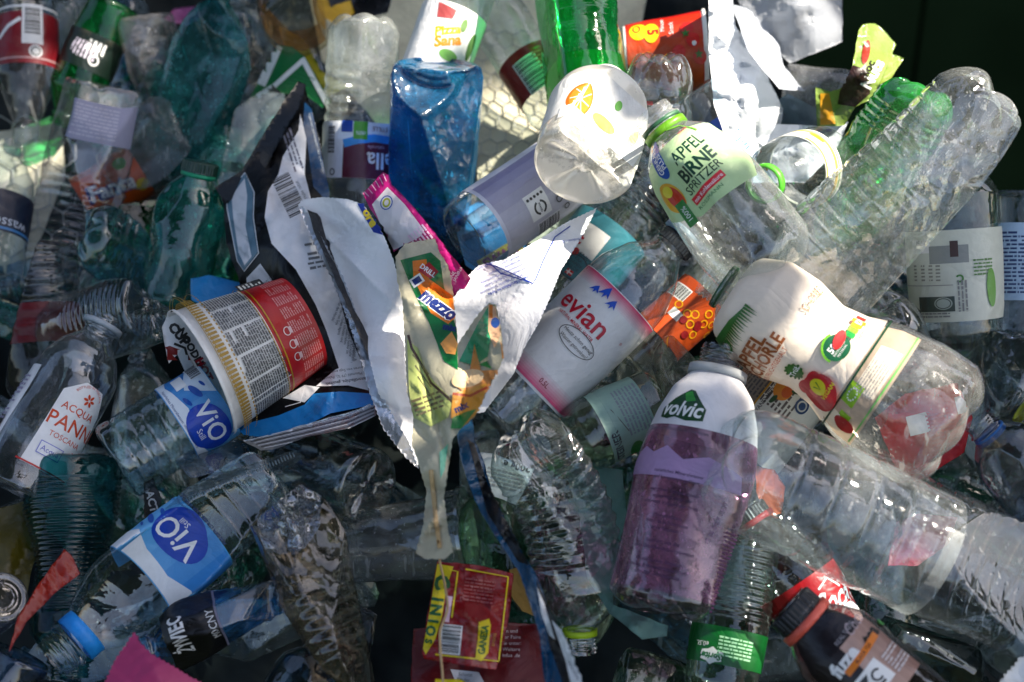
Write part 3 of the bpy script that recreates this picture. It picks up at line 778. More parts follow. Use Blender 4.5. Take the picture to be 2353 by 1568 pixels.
p.rect(*b.at(770, 345, z), 42, 124, (.72, .74, .78)); p.bars(*b.at(762, 320, z), 60, 22, rot=90, bgc=None); p.ring(*b.at(764, 395, z), 8, 8, 3, (.05, .05, .06))
p.rect(*b.at(845, 368, z), 118, 84, '#5b1f30'); p.line([b.at(790, 330, z), b.at(820, 322, z), b.at(860, 318, z), b.at(905, 326, z)], 18, '#3c8fd0')
p.rect(*b.at(798, 290, z), 26, 26, '#1c3f8c'); p.rect(*b.at(830, 300, z), 34, 40, '#4f9a2c'); p.text('100%', *b.at(830, 306, z), 12, WHITE)
p.text('ella', *b.at(872, 372, z), 52, WHITE, bold=.02, w=70); p.text('naturelle', *b.at(862, 340, z), 12, (.6, .4, .45)); p.text('STILLE', *b.at(872, 298, z), 14, '#6a3040')
b.label_(z, 128, (.66, .68, .70), -100, 100, p)
b = Bottle('plastic_bottle', 'deep blue crumpled bottle upright beside the cream cloth', (1006, 150, 40), (985, 690, -260), 104, 'round', pet((.02, .22, .50), wr=.35, solid=(.02, .20, .42), scuff=.20, rough=.16, spec=.12, bump=.3), crush=.22, seed=21, foot='flat', ribs=[(.60, .74, 4, .03)], dents=[(np.array([.1, .8, -.6]), np.array([0, 72, 60]), 1.5), (np.array([-.5, .8, -.2]), np.array([-30, 75, 190]), 1.3), (np.array([.6, .75, .2]), np.array([40, 70, 160]), 1.2)])
b = Bottle('plastic_bottle', 'bottle with white label, yellow lettering and green leaves at the top centre', (985, 195, 40), (1120, -170, 0), 76, 'water', C_(scuff=.07), seed=8)
z = b.zf(1040, 85); p = Print(); p.text('Pizza', *b.at(1030, 68, z), 30, '#e0a018', rot=28, bold=.05, shear=.2); p.text('Sana', *b.at(1030, 92, z), 34, '#d88a12', rot=28, bold=.05, shear=.2)
p.ell(*b.at(1080, 110, z), 11, 34, '#557a45'); p.ell(*b.at(1066, 60, z), 8, 16, '#6a8a50'); p.ell(*b.at(1030, 128, z), 22, 13, '#6aa84a'); p.poly([b.at(*q, z) for q in ((1010, 5), (1050, 25), (1040, 45), (1005, 40))], '#a04848'); p.micro(*b.at(1098, 130, z), 24, 70, 9, (.1, .1, .1))
b.label_(z, 150, WHITE, -100, 100, p)
b = Bottle('plastic_bottle', 'clear bottle with dark red label and barcode tucked left of the green bottle', (1290, 262, -160), (1075, -60, -230), 70, 'water', C_(scuff=.06), seed=9)
z = b.zf(1220, 155); p = Print(); p.bars(*b.at(1222, 168, z), 78, 52, rot=-90, bgc=WHITE); p.micro(*b.at(1256, 150, z), 30, 90, 10, (.5, .1, .1))
b.label_(z, 104, '#7a1418', -110, 110, p)
b = Bottle('plastic_bottle', 'bright green bottle with a little drink hanging in at the top centre', (1352, 300, 110), (1275, -330, 60), 102, 'soda', pet((.05, .62, .20), solid=(.02, .45, .14), scuff=.06, spec=.13), seed=10, foot='petal', ribs=[(.30, .66, 46, .010)], dents=[(np.array([-.9, .3, 0]), np.array([-60, 30, 190]), 1.0)])
b.band('drink_residue', .08, .235, off=-5, mat=ink('#0fae4a', alpha=.7, rough=.1, transl=.6))
# soup cup lying on its side
b = Bottle('paper_cup', 'red soup cup with yellow splash and tomatoes lying beside the green bottle', (1430, 130, -140), (1622, 118, -140), 92, 'cup', ink(WHITE), foot='flat', cat='cup', body='cup_wall')
z = .5; p = Print(); p.grad(0, 0, 270, 168, '#b31a16', '#c05a18', 'x', 8)
p.ell(*b.at(1466, 74, z), 26, 20, '#f2c012'); p.ell(*b.at(1496, 76, z), 28, 18, '#f2c012'); p.text('5', *b.at(1500, 76, z), 34, '#b01010', rot=0, bold=.04); p.ring(*b.at(1462, 70, z), 12, 9, 3, '#b01010')
p.text('Minuten', *b.at(1520, 60, z), 13, WHITE, rot=180); p.text('Snack', *b.at(1541, 66, z), 15, WHITE, rot=180)
for q in ((1578, 66), (1592, 92), (1608, 130), (1560, 120)): p.ell(*b.at(*q, z), 15, 15, '#c01a10')
for q in ((1575, 78), (1606, 124)): p.poly([(b.at(*q, z)[0] + 11 * math.cos(a * .63) * (1 if a % 2 else .4), b.at(*q, z)[1] + 11 * math.sin(a * .63) * (1 if a % 2 else .4)) for a in range(10)], '#2c6a1c')
p.ell(*b.at(1595, 100, z), 5, 5, WHITE)
b.label_(z, 172, '#b02016', -150, 150, p, name='cup_print'); b.band('rim', .975, 1.0, off=5, mat=ink(WHITE), rows=4)
b = Bottle('plastic_bottle', 'small clear bottle with five lobed base pointing up above the green ringed neck', (1516, 128, 110), (1506, 420, 10), 80, 'soda', pet(CLEAR, spec=.16), foot='petal', seed=11, nk=.4, wob=1.6, foot_h=62)
b.band('label_scrap', .34, .37, 10, 70, off=-8, mat=ink('#c04048'))
b = Bottle('plastic_bottle', 'clear bottle with white and blue label half hidden behind the pear spritzer bottle', (1575, 215, -60), (1790, 560, -160), 78, 'water', pet(BLUISH), seed=12)
p = Print(); z = b.zf(1675, 320); p.rect(*b.at(1645, 290, z), 60, 30, '#1448a8'); p.text('50', *b.at(1690, 345, z), 40, '#3f7fc8', rot=20); p.micro(*b.at(1700, 320, z), 30, 60, 9, '#3f6fb8')
b.label_(z, 110, WHITE, -100, 100, p)

# ---- top right films
film_w = ink((.80, .83, .87), rough=.16, transl=.45, dirt=.05)
Sheet('plastic_bag', 'crumpled white plastic bag hanging down beside the red soup cup', [(1628, -30), (1680, -30), (1690, 60), (1740, 120), (1775, 200), (1800, 250), (1790, 310), (1800, 350), (1740, 400), (1690, 380), (1640, 240), (1628, 120)],
      [(1650, 0, 40), (1640, 200, 40), (1740, 140, -120), (1760, 300, -140), (1700, 220, 60), (1690, 380, -60)], film_w, crumple=19, folds=46, lam=13, cat='bag', seed=3, step=9)
Sheet('plastic_bag', 'small crinkled clear bag corner right of the hanging white bag', [(1680, 10), (1720, 20), (1790, 100), (1800, 150), (1850, 210), (1790, 205), (1760, 170), (1720, 120)],
      [(1700, 40, -120), (1840, 205, -160), (1740, 100, -100)], ink((.62, .66, .72), alpha=.6, rough=.2), crumple=16, folds=16, lam=12, cat='bag', seed=4)
Sheet('plastic_bag', 'greyish clear bag at the top edge against the dark green background', [(1680, -40), (1936, -40), (1936, 96), (1900, 112), (1815, 146), (1775, 108), (1720, 60)],
      [(1700, 0, -260), (1920, 0, -300), (1820, 130, -260), (1820, 30, -180)], ink((.50, .53, .58), alpha=.62, rough=.2, transl=.4), crumple=16, folds=18, lam=20, cat='bag', seed=6, thick=60)
s = Sheet('plastic_bag', 'white bag with a small blue print lying flat under the chocolate wrapper', [(1690, 290), (1790, 285), (1880, 290), (1950, 280), (1920, 350), (1850, 420), (1720, 420)],
      [(1720, 300, -160), (1900, 290, -160), (1760, 400, -160)], ink((.72, .76, .84), transl=.3), crumple=12, folds=12, cat='bag', seed=8)
p = Print(); p.ell(1886, -302, 12, 6, '#2450a8'); p.ell(1902, -300, 9, 4, '#2450a8'); s.print(p)
Bottle('plastic_bottle', 'grey translucent bottle lying level behind the chocolate wrapper', (1800, 195, -330), (2010, 215, -330), 48, 'water', pet((.6, .64, .68), scuff=.12), crush=.3, seed=13)
Sheet('plastic_film', 'bluish film crumpled between the white bag and the chocolate wrapper', [(1770, 240), (1810, 215), (1880, 250), (1910, 300), (1860, 320), (1790, 320)], [(1800, 270, -240), (1890, 290, -240), (1840, 250, -200)], ink((.25, .33, .40), alpha=.7, rough=.2), crumple=18, folds=12, lam=12)
s = Sheet('chocolate_wrapper', 'green and brown chocolate bar wrapper sticking up at the right', [(1973, 70), (1983, 56), (2011, 54), (2036, 72), (2060, 102), (2050, 123), (2078, 134), (2046, 183), (2000, 230), (1966, 246), (1941, 288), (1878, 292), (1874, 200), (1906, 211), (1940, 200), (1959, 150)],
          [(1990, 60, -40), (2060, 110, -110), (1960, 240, -60), (1880, 280, -90), (1985, 170, 0)], ink('#7d9446', rough=.25), crumple=14, folds=14, lam=14, seed=9, thick=14, back=ink('#5f7a1a'))
p = Print(); p.poly([(1960, -150), (1990, -160), (2000, -215), (1965, -246), (1925, -240), (1930, -210)], '#2c1512'); p.poly([(1885, -215), (1905, -215), (1920, -285), (1885, -288)], '#c08a1c')
p.text('Nuts', 2005, -170, 36, WHITE, rot=62, bold=.04); p.text('Choc', 1990, -165, 26, '#1c1410', rot=62, bold=.03); p.ell(1990, -120, 9, 28, '#8a2a18', rot=-10); p.poly([(2040, -150), (2076, -136), (2046, -183), (2010, -220)], '#6a7c14'); s.print(p)
b = Bottle('plastic_bottle', 'light green crumpled bottle with lobed base up beside the chocolate wrapper', (2122, 190, 40), (1880, 600, -180), 98, 'soda', pet((.14, .74, .22), solid=(.10, .62, .16), wr=.2, scuff=.14, spec=.14, rough=.08), foot='petal', crush=.5, seed=14, ribs=[(.12, .3, 5, .02)])
# ---- right
b = Bottle('plastic_bottle', 'clear ribbed bottle crossing under the large clear bottle at the right', (1868, 660, -160), (2180, 330, -300), 118, 'big', pet((.80, .86, .84), spec=.15, wr=.3), crush=.5, seed=15, ribs=[(.1, .6, 9, .03)], nk=.3)
b = Bottle('plastic_bottle', 'clear bottle with cream nutrition label standing on its green ringed neck at the right', (2182, 400, -60), (2208, 905, -130), 106, 'round', pet((.82, .88, .86), spec=.13), seed=16, nk=.3, foot='petal')
z = b.zf(2182, 635); p = Print(); p.rect(*b.at(2115, 568, z), 52, 30, WHITE); p.text('0,75l', *b.at(2118, 560, z), 16, (.05, .05, .05)); p.rect(*b.at(2180, 585, z), 88, 40, (.25, .27, .26)); p.rect(*b.at(2192, 572, z), 18, 36, (.05, .02, .015))
for i in range(4): p.micro(*b.at(2105 + i * 17, 625, z), 10, 46, 8, (.25, .25, .22), seed=i)
p.rect(*b.at(2150, 700, z), 86, 34, (.04, .06, .05)); p.ell(*b.at(2168, 698, z), 20, 14, (.35, .4, .36)); p.ring(*b.at(2168, 698, z), 17, 12, 2, (.05, .07, .05))
p.micro(*b.at(2140, 725, z), 90, 14, 7, (.2, .2, .2)); p.ring(*b.at(2205, 640, z), 9, 9, 4, '#3f7a2c', a0=40, a1=330); p.micro(*b.at(2212, 680, z), 70, 24, 8, (.2, .2, .2), rot=90)
p.micro(*b.at(2258, 610, z), 50, 46, 8, '#4c7a3c'); p.ell(*b.at(2276, 660, z), 14, 44, '#5f9a3a'); p.line([b.at(2086, 655, z), b.at(2190, 655, z)], 1.5, (.2, .2, .2))
b.label_(z, 206, (.60, .62, .54), -120, 120, p); b.ring('#1c7a2c')
b = Bottle('plastic_bottle', 'bottle with pale blue label full of dark print at the right edge', (2338, 440, -160), (2330, 900, -180), 66, 'water', pet((.80, .88, .92)), seed=17)
p = Print(); p.micro(*b.at(2318, 600, .36), 34, 150, 9, '#1c3566'); p.micro(*b.at(2350, 600, .36), 20, 150, 9, '#1c3566', seed=3)
b.label_(.36, 176, '#9db6d0', -110, 110, p)
Bottle('plastic_bottle', 'clear bottle with rounded lobed base just left of the cream nutrition label', (2010, 706, 60), (2120, 1010, -160), 92, 'soda', pet((.80, .84, .84), spec=.18), foot='petal', seed=18, foot_h=52)
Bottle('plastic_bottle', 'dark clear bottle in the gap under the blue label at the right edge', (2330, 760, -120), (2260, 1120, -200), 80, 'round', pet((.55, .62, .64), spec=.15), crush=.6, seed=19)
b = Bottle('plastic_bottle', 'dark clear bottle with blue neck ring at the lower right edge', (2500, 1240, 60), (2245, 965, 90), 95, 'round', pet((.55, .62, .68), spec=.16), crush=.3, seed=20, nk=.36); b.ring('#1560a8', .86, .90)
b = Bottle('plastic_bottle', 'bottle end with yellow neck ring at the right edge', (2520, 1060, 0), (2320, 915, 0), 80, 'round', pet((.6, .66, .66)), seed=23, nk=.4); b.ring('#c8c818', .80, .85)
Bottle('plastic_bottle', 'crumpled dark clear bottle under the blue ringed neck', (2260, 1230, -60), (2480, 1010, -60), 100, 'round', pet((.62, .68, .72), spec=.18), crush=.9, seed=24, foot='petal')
# ---- centre right small ones
b = Bottle('plastic_bottle', 'small bottle with orange label and barcode between the pink label and the tan label', (1448, 838, -140), (1690, 615, -160), 68, 'tube', pet((.86, .87, .82), scuff=.08), seed=25, foot='flat')
z = b.zf(1565, 715); p = Print(); p.bars(*b.at(1560, 668, z), 56, 30, rot=0, bgc=WHITE); p.rect(*b.at(1552, 722, z), 30, 22, WHITE)
for i in range(9): p.ring(*b.at(1560 + (i * 37) % 80, 700 + (i * 23) % 70, z), 10, 10, 3, '#e8a818')
for i in range(4): p.ell(*b.at(1570 + (i * 31) % 60, 735 + (i * 17) % 40, z), 9, 9, '#8a1a20')
b.label_(z, 150, '#c04a1c', -120, 120, p)
Bottle('plastic_bottle', 'dark clear bottle with lobed base in the gap left of the tan label', (1570, 800, 10), (1650, 1040, -300), 80, 'soda', pet((.72, .74, .72), spec=.2), foot='petal', seed=26, crush=.3)
b = Bottle('plastic_bottle', 'bottle with brown and white mango label between the tan sleeve and the purple bottle', (1690, 1040, -60), (1880, 800, -60), 104, 'tube', pet((.9, .86, .76)), seed=27, foot='flat')
z = .5; p = Print(); p.rect(-95, 0, 120, 300, '#8a7a66'); p.micro(-80, 0, 70, 250, 10, (.1, .08, .07), rot=90); p.line([(-35, -150), (-35, 150)], 4, '#c89018')
p.text('MINERALVAND MED SMAG AF MANGO', -22, 0, 13, (.05, .05, .05), rot=90, bold=.01)
p.ell(*b.at(1800, 897, z), 21, 25, '#e08a12'); p.ell(*b.at(1808, 902, z), 11, 14, '#d05a10')
for q in (30, 150, 260): p.ell(b.at(1800, 897, z)[0] + 30 * math.cos(R_(q)), b.at(1800, 897, z)[1] + 30 * math.sin(R_(q)), 12, 5, '#1f4a1c', rot=q)
p.ring(*b.at(1842, 934, z), 18, 18, 5, '#1c3f6c'); p.ell(*b.at(1842, 934, z), 9, 9, '#1c3f6c')
b.label_(z, 300, (.72, .72, .66), -130, 130, p)
b = Bottle('plastic_bottle', 'ribbed clear bottle with teal and white label behind the white chip bag', (1262, 712, -150), (1590, 300, -220), 92, 'water', pet((.84, .88, .88), spec=.15), seed=28, ribs=[(.52, .72, 6, .03)])
z = b.zf(1345, 565); p = Print(); q0 = b.at(1335, 545, z); p.rect(q0[0] + 10, q0[1] + 4, 90, 70, (.76, .76, .72)); p.text('st', *b.at(1330, 545, z), 38, '#c02028', bold=.04); p.text('ve', *b.at(1318, 570, z), 36, '#c02028', bold=.04); p.text('I', *b.at(1308, 592, z), 20, '#c02028')
c0 = b.at(1318, 614, z)
p.ring(c0[0], c0[1], 30, 30, 2.5, (.03, .05, .07)); p.text('FRA DENICE KILDE', c0[0], c0[1], 14, (.03, .04, .05), arc=34, rot=-20); p.text('FRA DENICE KILDE', c0[0], c0[1], 14, (.03, .04, .05), arc=34, rot=160)
p.text('FRA', c0[0], c0[1] + 20, 11, (.03, .05, .07)); p.text('DANSK', c0[0], c0[1] + 9, 11, (.03, .05, .07)); p.text('KILDE', c0[0], c0[1] - 2, 11, (.03, .05, .07)); p.rect(c0[0], c0[1] - 16, 16, 13, '#c01820'); p.rect(c0[0], c0[1] - 16, 16, 3, WHITE); p.rect(c0[0] - 2, c0[1] - 16, 3, 13, WHITE)
b.label_(z, 170, '#2f6f7c', -110, 110, p)
s = Sheet('snack_wrapper', 'light blue and yellow wrapper seen through the clear bottle with the grey label', [(1040, 500), (1100, 462), (1170, 480), (1200, 540), (1220, 590), (1120, 640), (1070, 610)],
          [(1060, 520, -130), (1180, 500, -130), (1120, 620, -130)], ink('#3a92c8'), crumple=8, folds=8)
p = Print(); p.poly([(1095, -600), (1190, -545), (1205, -575), (1110, -635)], '#c8c040'); p.text('SWAK', 1150, -588, 30, '#a03a78', rot=28, bold=.04); p.rect(1110, -490, 70, 26, '#8cc4e4', rot=28); p.rect(1105, -530, 90, 14, '#1f6090', rot=24); s.print(p)
b = Bottle('plastic_bottle', 'clear bottle with lilac grey label and recycling mark pointing to the upper right', (1068, 548, 130), (1430, 300, -60), 88, 'round', pet((.86, .88, .90), spec=.16), seed=29, foot='flat', nk=.4)
z = b.zf(1240, 440); p = Print(); p.grad(0, 0, 190, 230, '#8c88a8', '#c4c4cc', 'x', 8)
c0 = b.at(1236, 470, z); p.rect(c0[0], c0[1], 62, 56, WHITE, rot=0); p.ring(c0[0] + 8, c0[1] + 2, 17, 17, 5, (.03, .03, .03), a0=20, a1=160); p.ring(c0[0] + 8, c0[1] + 2, 17, 17, 5, (.03, .03, .03), a0=200, a1=340)
p.text('PFAND', c0[0] + 8, c0[1] + 2, 7, (.03, .03, .03), bold=.03)
for i in range(5): p.ell(c0[0] - 20, c0[1] + 20 - i * 10, 3.4, 3.4, (.03, .03, .03))
p.bars(*b.at(1260, 512, z), 60, 40, rot=90, bgc=(.7, .7, .72)); p.ring(*b.at(1283, 455, z), 9, 9, 3, (.1, .1, .1)); p.ring(*b.at(1300, 470, z), 8, 8, 3, (.1, .1, .1))
b.label_(z, 250, (.62, .62, .70), -120, 120, p)
b = Bottle('plastic_bottle', 'greenish ridged bottle with black cap and beer style label under the pink label', (1516, 924, -20), (1262, 1042, 20), 84, 'round', pet((.68, .80, .72), spec=.15), seed=30, foot='flat', nk=.44, ribs=[(.42, .66, 12, .012)]); b.cap('#101010', .88, 1.04)
z = b.zf(1440, 960); p = Print(); p.micro(*b.at(1455, 935, z), 120, 66, 9, (.22, .26, .30), rot=0); p.line([b.at(1400, 940, z), b.at(1445, 990, z)], 2, (.1, .1, .1)); p.text('STEINER', *b.at(1424, 1030, z), 26, (.06, .07, .08), rot=0, bold=.03, sx=.9); p.ell(*b.at(1465, 1030, z), 30, 18, '#2f7a3a'); p.ell(*b.at(1455, 1042, z), 8, 8, '#8a2020')
b.label_(z, 116, '#8fb0a4', -120, 120, p)
# ---- left column
b = Bottle('plastic_bottle', 'clear bottle with faceted shoulder and pale lilac label at the upper left', (232, 190, -90), (118, 800, -260), 100, 'big', pet((.86, .87, .90), spec=.15), crush=.35, seed=31, ribs=[(.35, .7, 10, .022)], nk=.34)
p = Print(); p.micro(0, 0, 110, 80, 9, (.38, .38, .48)); b.label_(.14, 96, '#8c8ca4', -62, 40, p)
b = Bottle('plastic_bottle', 'bottle with orange label and blue lettering at the left', (190, 470, -300), (360, 370, -330), 62, 'tube', pet((.9, .85, .8)), seed=32)
p = Print(); p.text('Fanta', 0, -4, 52, '#1c2a78', bold=.06, rot=80); p.text('Fanta', 0, 0, 50, WHITE, bold=.02, rot=80); p.ell(-40, 40, 16, 16, '#5f9a2c'); p.ell(30, 60, 15, 15, '#d8b818'); b.label_(.4, 150, '#c85018', -110, 110, p)
Bottle('plastic_bottle', 'flattened clear bottle catching light left of the tall teal bottle', (405, 290, -110), (225, 400, -200), 82, 'round', pet((.84, .85, .86), scuff=.06), crush=.5, seed=33, flat=(20, .25))
b = Bottle('plastic_bottle', 'teal bottle with dark green cap in the upper left quarter', (395, 700, -130), (462, 372, -30), 82, 'round', pet((.14, .62, .54), solid=(.08, .46, .40), scuff=.12, spec=.13), crush=.45, seed=34, nk=.42); b.cap('#0b2f24', .92, 1.0)
b.ring('#1f9a70', .895, .92)
Bottle('plastic_bottle', 'grass green bottle lying left under the teal capped bottle', (410, 460, -230), (190, 590, -230), 66, 'soda', pet((.08, .58, .20)), crush=.4, seed=35, ribs=[(.2, .6, 14, .02)])
Bottle('plastic_bottle', 'teal ribbed bottle with bluish crumpled base at the left', (185, 530, 10), (440, 680, -220), 86, 'big', pet((.42, .72, .78), solid=(.2, .45, .5), scuff=.03, spec=.14, wr=.15), crush=.5, seed=36, foot='petal', ribs=[(.15, .6, 6, .03)])
Bottle('plastic_bottle', 'teal bottle half hidden left of the black snack bag', (500, 640, -260), (520, 300, -300), 84, 'round', pet((.22, .66, .60), solid=(.14, .50, .46), scuff=.16), crush=.5, seed=37)
Bottle('plastic_bottle', 'clear ribbed bottle with starred base facing right above the screw neck', (352, 702, 90), (70, 790, -160), 88, 'big', pet((.74, .83, .85), spec=.15), seed=38, ribs=[(.05, .5, 12, .012)], crush=.15)
b = Bottle('plastic_bottle', 'clear ribbed bottle with dark red label in the shade at the left edge', (85, 560, -110), (110, 1010, -160), 92, 'round', pet((.60, .60, .62)), seed=39, ribs=[(.02, .5, 6, .03)], crush=.2)
b.label_(.42, 90, '#5a1018', -110, 110, None)
b = Bottle('plastic_bottle', 'bottle with navy label cut off by the left edge', (-30, 640, -60), (20, 330, -130), 76, 'round', pet((.8, .85, .88)), seed=40)
p = Print(); p.text('wasser', *b.at(20, 515, .42), 34, (.5, .55, .65), rot=180); p.rect(0, -42, 300, 6, '#3f78b0'); b.label_(.42, 100, '#0c1830', -110, 110, p)
Sheet('plastic_film', 'thin clear tray film left of the black snack bag', [(540, 250), (600, 208), (655, 214), (640, 330), (560, 420), (545, 600), (505, 590), (500, 420)], [(560, 260, -120), (640, 240, -150), (520, 560, -160), (560, 400, -110)], pet((.80, .88, .87), scuff=.05), crumple=8, folds=10)
s = Sheet('drink_label', 'scrap of bright blue label above the noodle cup', [(438, 640), (480, 632), (556, 650), (548, 700), (470, 706), (440, 690)], [(450, 650, -60), (540, 670, -60), (480, 700, -60)], ink('#1c86c8'), crumple=5, folds=4, cat='label')

# crushed bottles that fill the upper left between the ones above
rnd = random.Random(41)
for i, (u, v) in enumerate([(150, 60), (300, 300), (560, 120), (620, 330), (330, 640), (520, 520), (220, 700), (60, 760), (690, 180), (440, 250)]):
    t = i % 2; a = rnd.uniform(0, 6.28); L_ = rnd.uniform(110, 150)
    Bottle('plastic_bottle', ['crushed clear bottle wedged between others in the upper left, mostly hidden', 'crushed teal bottle wedged between others in the upper left, mostly hidden'][t], (u - math.cos(a) * L_, v - math.sin(a) * L_, -300), (u + math.cos(a) * L_, v + math.sin(a) * L_, -330), rnd.uniform(62, 80), 'round',
           pet((.84, .88, .88), scuff=.05, wr=.35) if t == 0 else pet((.22, .64, .60), solid=(.12, .46, .42), scuff=.12, wr=.3), crush=rnd.uniform(.6, 1), seed=400 + i, cols=56, foot='petal', ribs=[(.1, .5, 6, .02)], group=['crushed clear bottles packed into the upper left', 'crushed teal bottles packed into the upper left'][t])

# ================================================================== FRONT LAYERS
# ---- pink label water bottle
b = Bottle('plastic_bottle', 'clear water bottle with white and pink label in the middle of the heap', (1135, 968, 40), (1590, 524, 60), 105, 'water', pet((.88, .91, .93), spec=.17), seed=50, nk=.36, crush=.08, wob=.5, cols=96)
b.ring('#7f93a8', .945, .975, w=1.35); b.cap('#23262c', .90, .945, closed=False)
z = b.zf(1327, 785); p = Print(); Lh = 292
p.grad(0, Lh / 2 - 20, 440, 36, (.80, .78, .79), '#d84a74', 'y', 8); p.grad(0, -Lh / 2 + 30, 440, 48, '#e0608a', (.80, .80, .80), 'y', 8)
red = '#b8102c'
p.text('evian', *b.at(1343, 716, z), 66, red, w=136, bold=.012, res=3); p.text('NATURAL MINERAL WATER', *b.at(1322, 745, z), 11.5, red, w=108, bold=.01); p.text('®', *b.at(1424, 790, z), 10, red)
mc = b.at(1392, 683, z)
for dx, dy, w_, h_ in ((-30, -2, 22, 22), (-6, 8, 24, 32), (22, -2, 22, 26)):
    p.poly([(mc[0] + dx - w_ * .6, mc[1] + dy - h_ * .4), (mc[0] + dx - w_ * .1, mc[1] + dy - h_ * .15), (mc[0] + dx, mc[1] + dy - h_ * .5), (mc[0] + dx + w_ * .2, mc[1] + dy - h_ * .1), (mc[0] + dx + w_ * .55, mc[1] + dy - h_ * .3), (mc[0] + dx + w_ * .15, mc[1] + dy + h_ * .5), (mc[0] + dx - w_ * .2, mc[1] + dy + h_ * .2)], '#1c4fc0')
oc = b.at(1325, 787, z); p.ring(oc[0], oc[1], 50, 25, 1.6, (.02, .02, .02)); p.text('Heute schon genug', oc[0], oc[1] + 7, 13, (.02, .02, .02), shear=.15, w=84); p.text('Wasser getrunken?', oc[0], oc[1] - 9, 13, (.02, .02, .02), shear=.15, w=80)
p.text('0,5L', *b.at(1250, 880, z), 18, '#902030', sx=.8); p.bars(*b.at(1418, 865, z), 90, 22, rot=90, bgc=None); p.text('Water bottled at source', *b.at(1372, 905, z), 9, (.1, .1, .1), rot=90)
b.label_(z, Lh, (.80, .80, .80), -125, 125, p)

# ---- noodle cup
b = Bottle('noodle_cup', 'white and red instant noodle cup lying on its side in the left half', (694, 742, 120), (460, 858, 205), 153, 'cup', ink((.82, .81, .78), rough=.45, transl=.12), foot='flat', cat='cup', body='cup_wall', cols=96, wob=.3, foot_h=8)
z = .5; p = Print()
# red upper band near the base, text columns, gold bars near the rim
L = b.L; y0 = lambda f: (f - .5) * L
p.rect(0, y0(.20), 900, .40 * L, '#b01418')
for i in range(9): p.micro(-150 + i * 38, y0(.13), 30, .22 * L, 5.5, (.62, .25, .24), rot=0, seed=i)
p.rect(0, y0(.365), 900, 3, '#b89018')
for i in range(3): p.ring(-70 + i * 34, y0(.27), 11, 9, 2, (.8, .7, .68)); p.rect(-70 + i * 34, y0(.24), 16, 8, (.75, .5, .5))
p.text('66g e', -58, y0(.42), 19, (.05, .05, .05)); p.ring(-98, y0(.42), 9, 9, 3, (.05, .05, .05))
for i in range(6): p.micro(-150 + i * 58, y0(.59), 52, .36 * L, 6.0, (.10, .10, .10), rot=0, seed=20 + i, fill=.95, x_h=.62)
p.line([(-104, y0(.38)), (-104, y0(.80))], 3, (.82, .81, .78)); p.rect(0, y0(.415), 900, 2, '#b89018')
for i in range(74): p.rect(-330 + i * 9, y0(.865), 5.6, .085 * L, '#a8842c')
for i in range(74): p.rect(-330 + i * 9, y0(.80), 5.2, .014 * L, '#a8842c')
p.rect(0, y0(.905), 900, 1.6, '#a8842c'); p.rect(0, y0(.93), 900, 1.6, '#a8842c'); p.rect(128, y0(.35), 24, 60, (.04, .04, .04)); p.micro(128, y0(.35), 16, 54, 9, (.7, .68, .6))
b.label_(z, L * .985, (.80, .79, .76), -130, 130, p, name='cup_print', step=9)
b.band('rim', .972, 1.0, off=6, mat=ink((.84, .83, .80)), rows=5)
s = Sheet('cup_lid', 'torn white paper lid with black lettering folded into the mouth of the noodle cup', [(372, 752), (384, 724), (410, 716), (452, 760), (500, 860), (505, 905), (470, 880), (420, 800), (388, 836), (380, 800)],
          [(376, 750, 250), (410, 725, 255), (495, 900, 180), (450, 800, 200), (388, 830, 235)], ink((.8, .79, .78)), crumple=6, folds=8, lam=12, cat='lid')
p = Print(); p.poly([(375, -800), (390, -795), (430, -810), (448, -848), (410, -848), (380, -836)], '#7a1410'); p.text('CUP', 412, -768, 30, (.03, .03, .03), rot=-50, bold=.06); p.text('NOODLE', 440, -800, 24, (.03, .03, .03), rot=-60, bold=.05); p.text('HOT', 470, -850, 26, '#a01428', rot=-62, bold=.05)
p.line([(400, -790), (425, -800), (432, -826)], 6, (.03, .03, .03)); s.print(p, off=1)

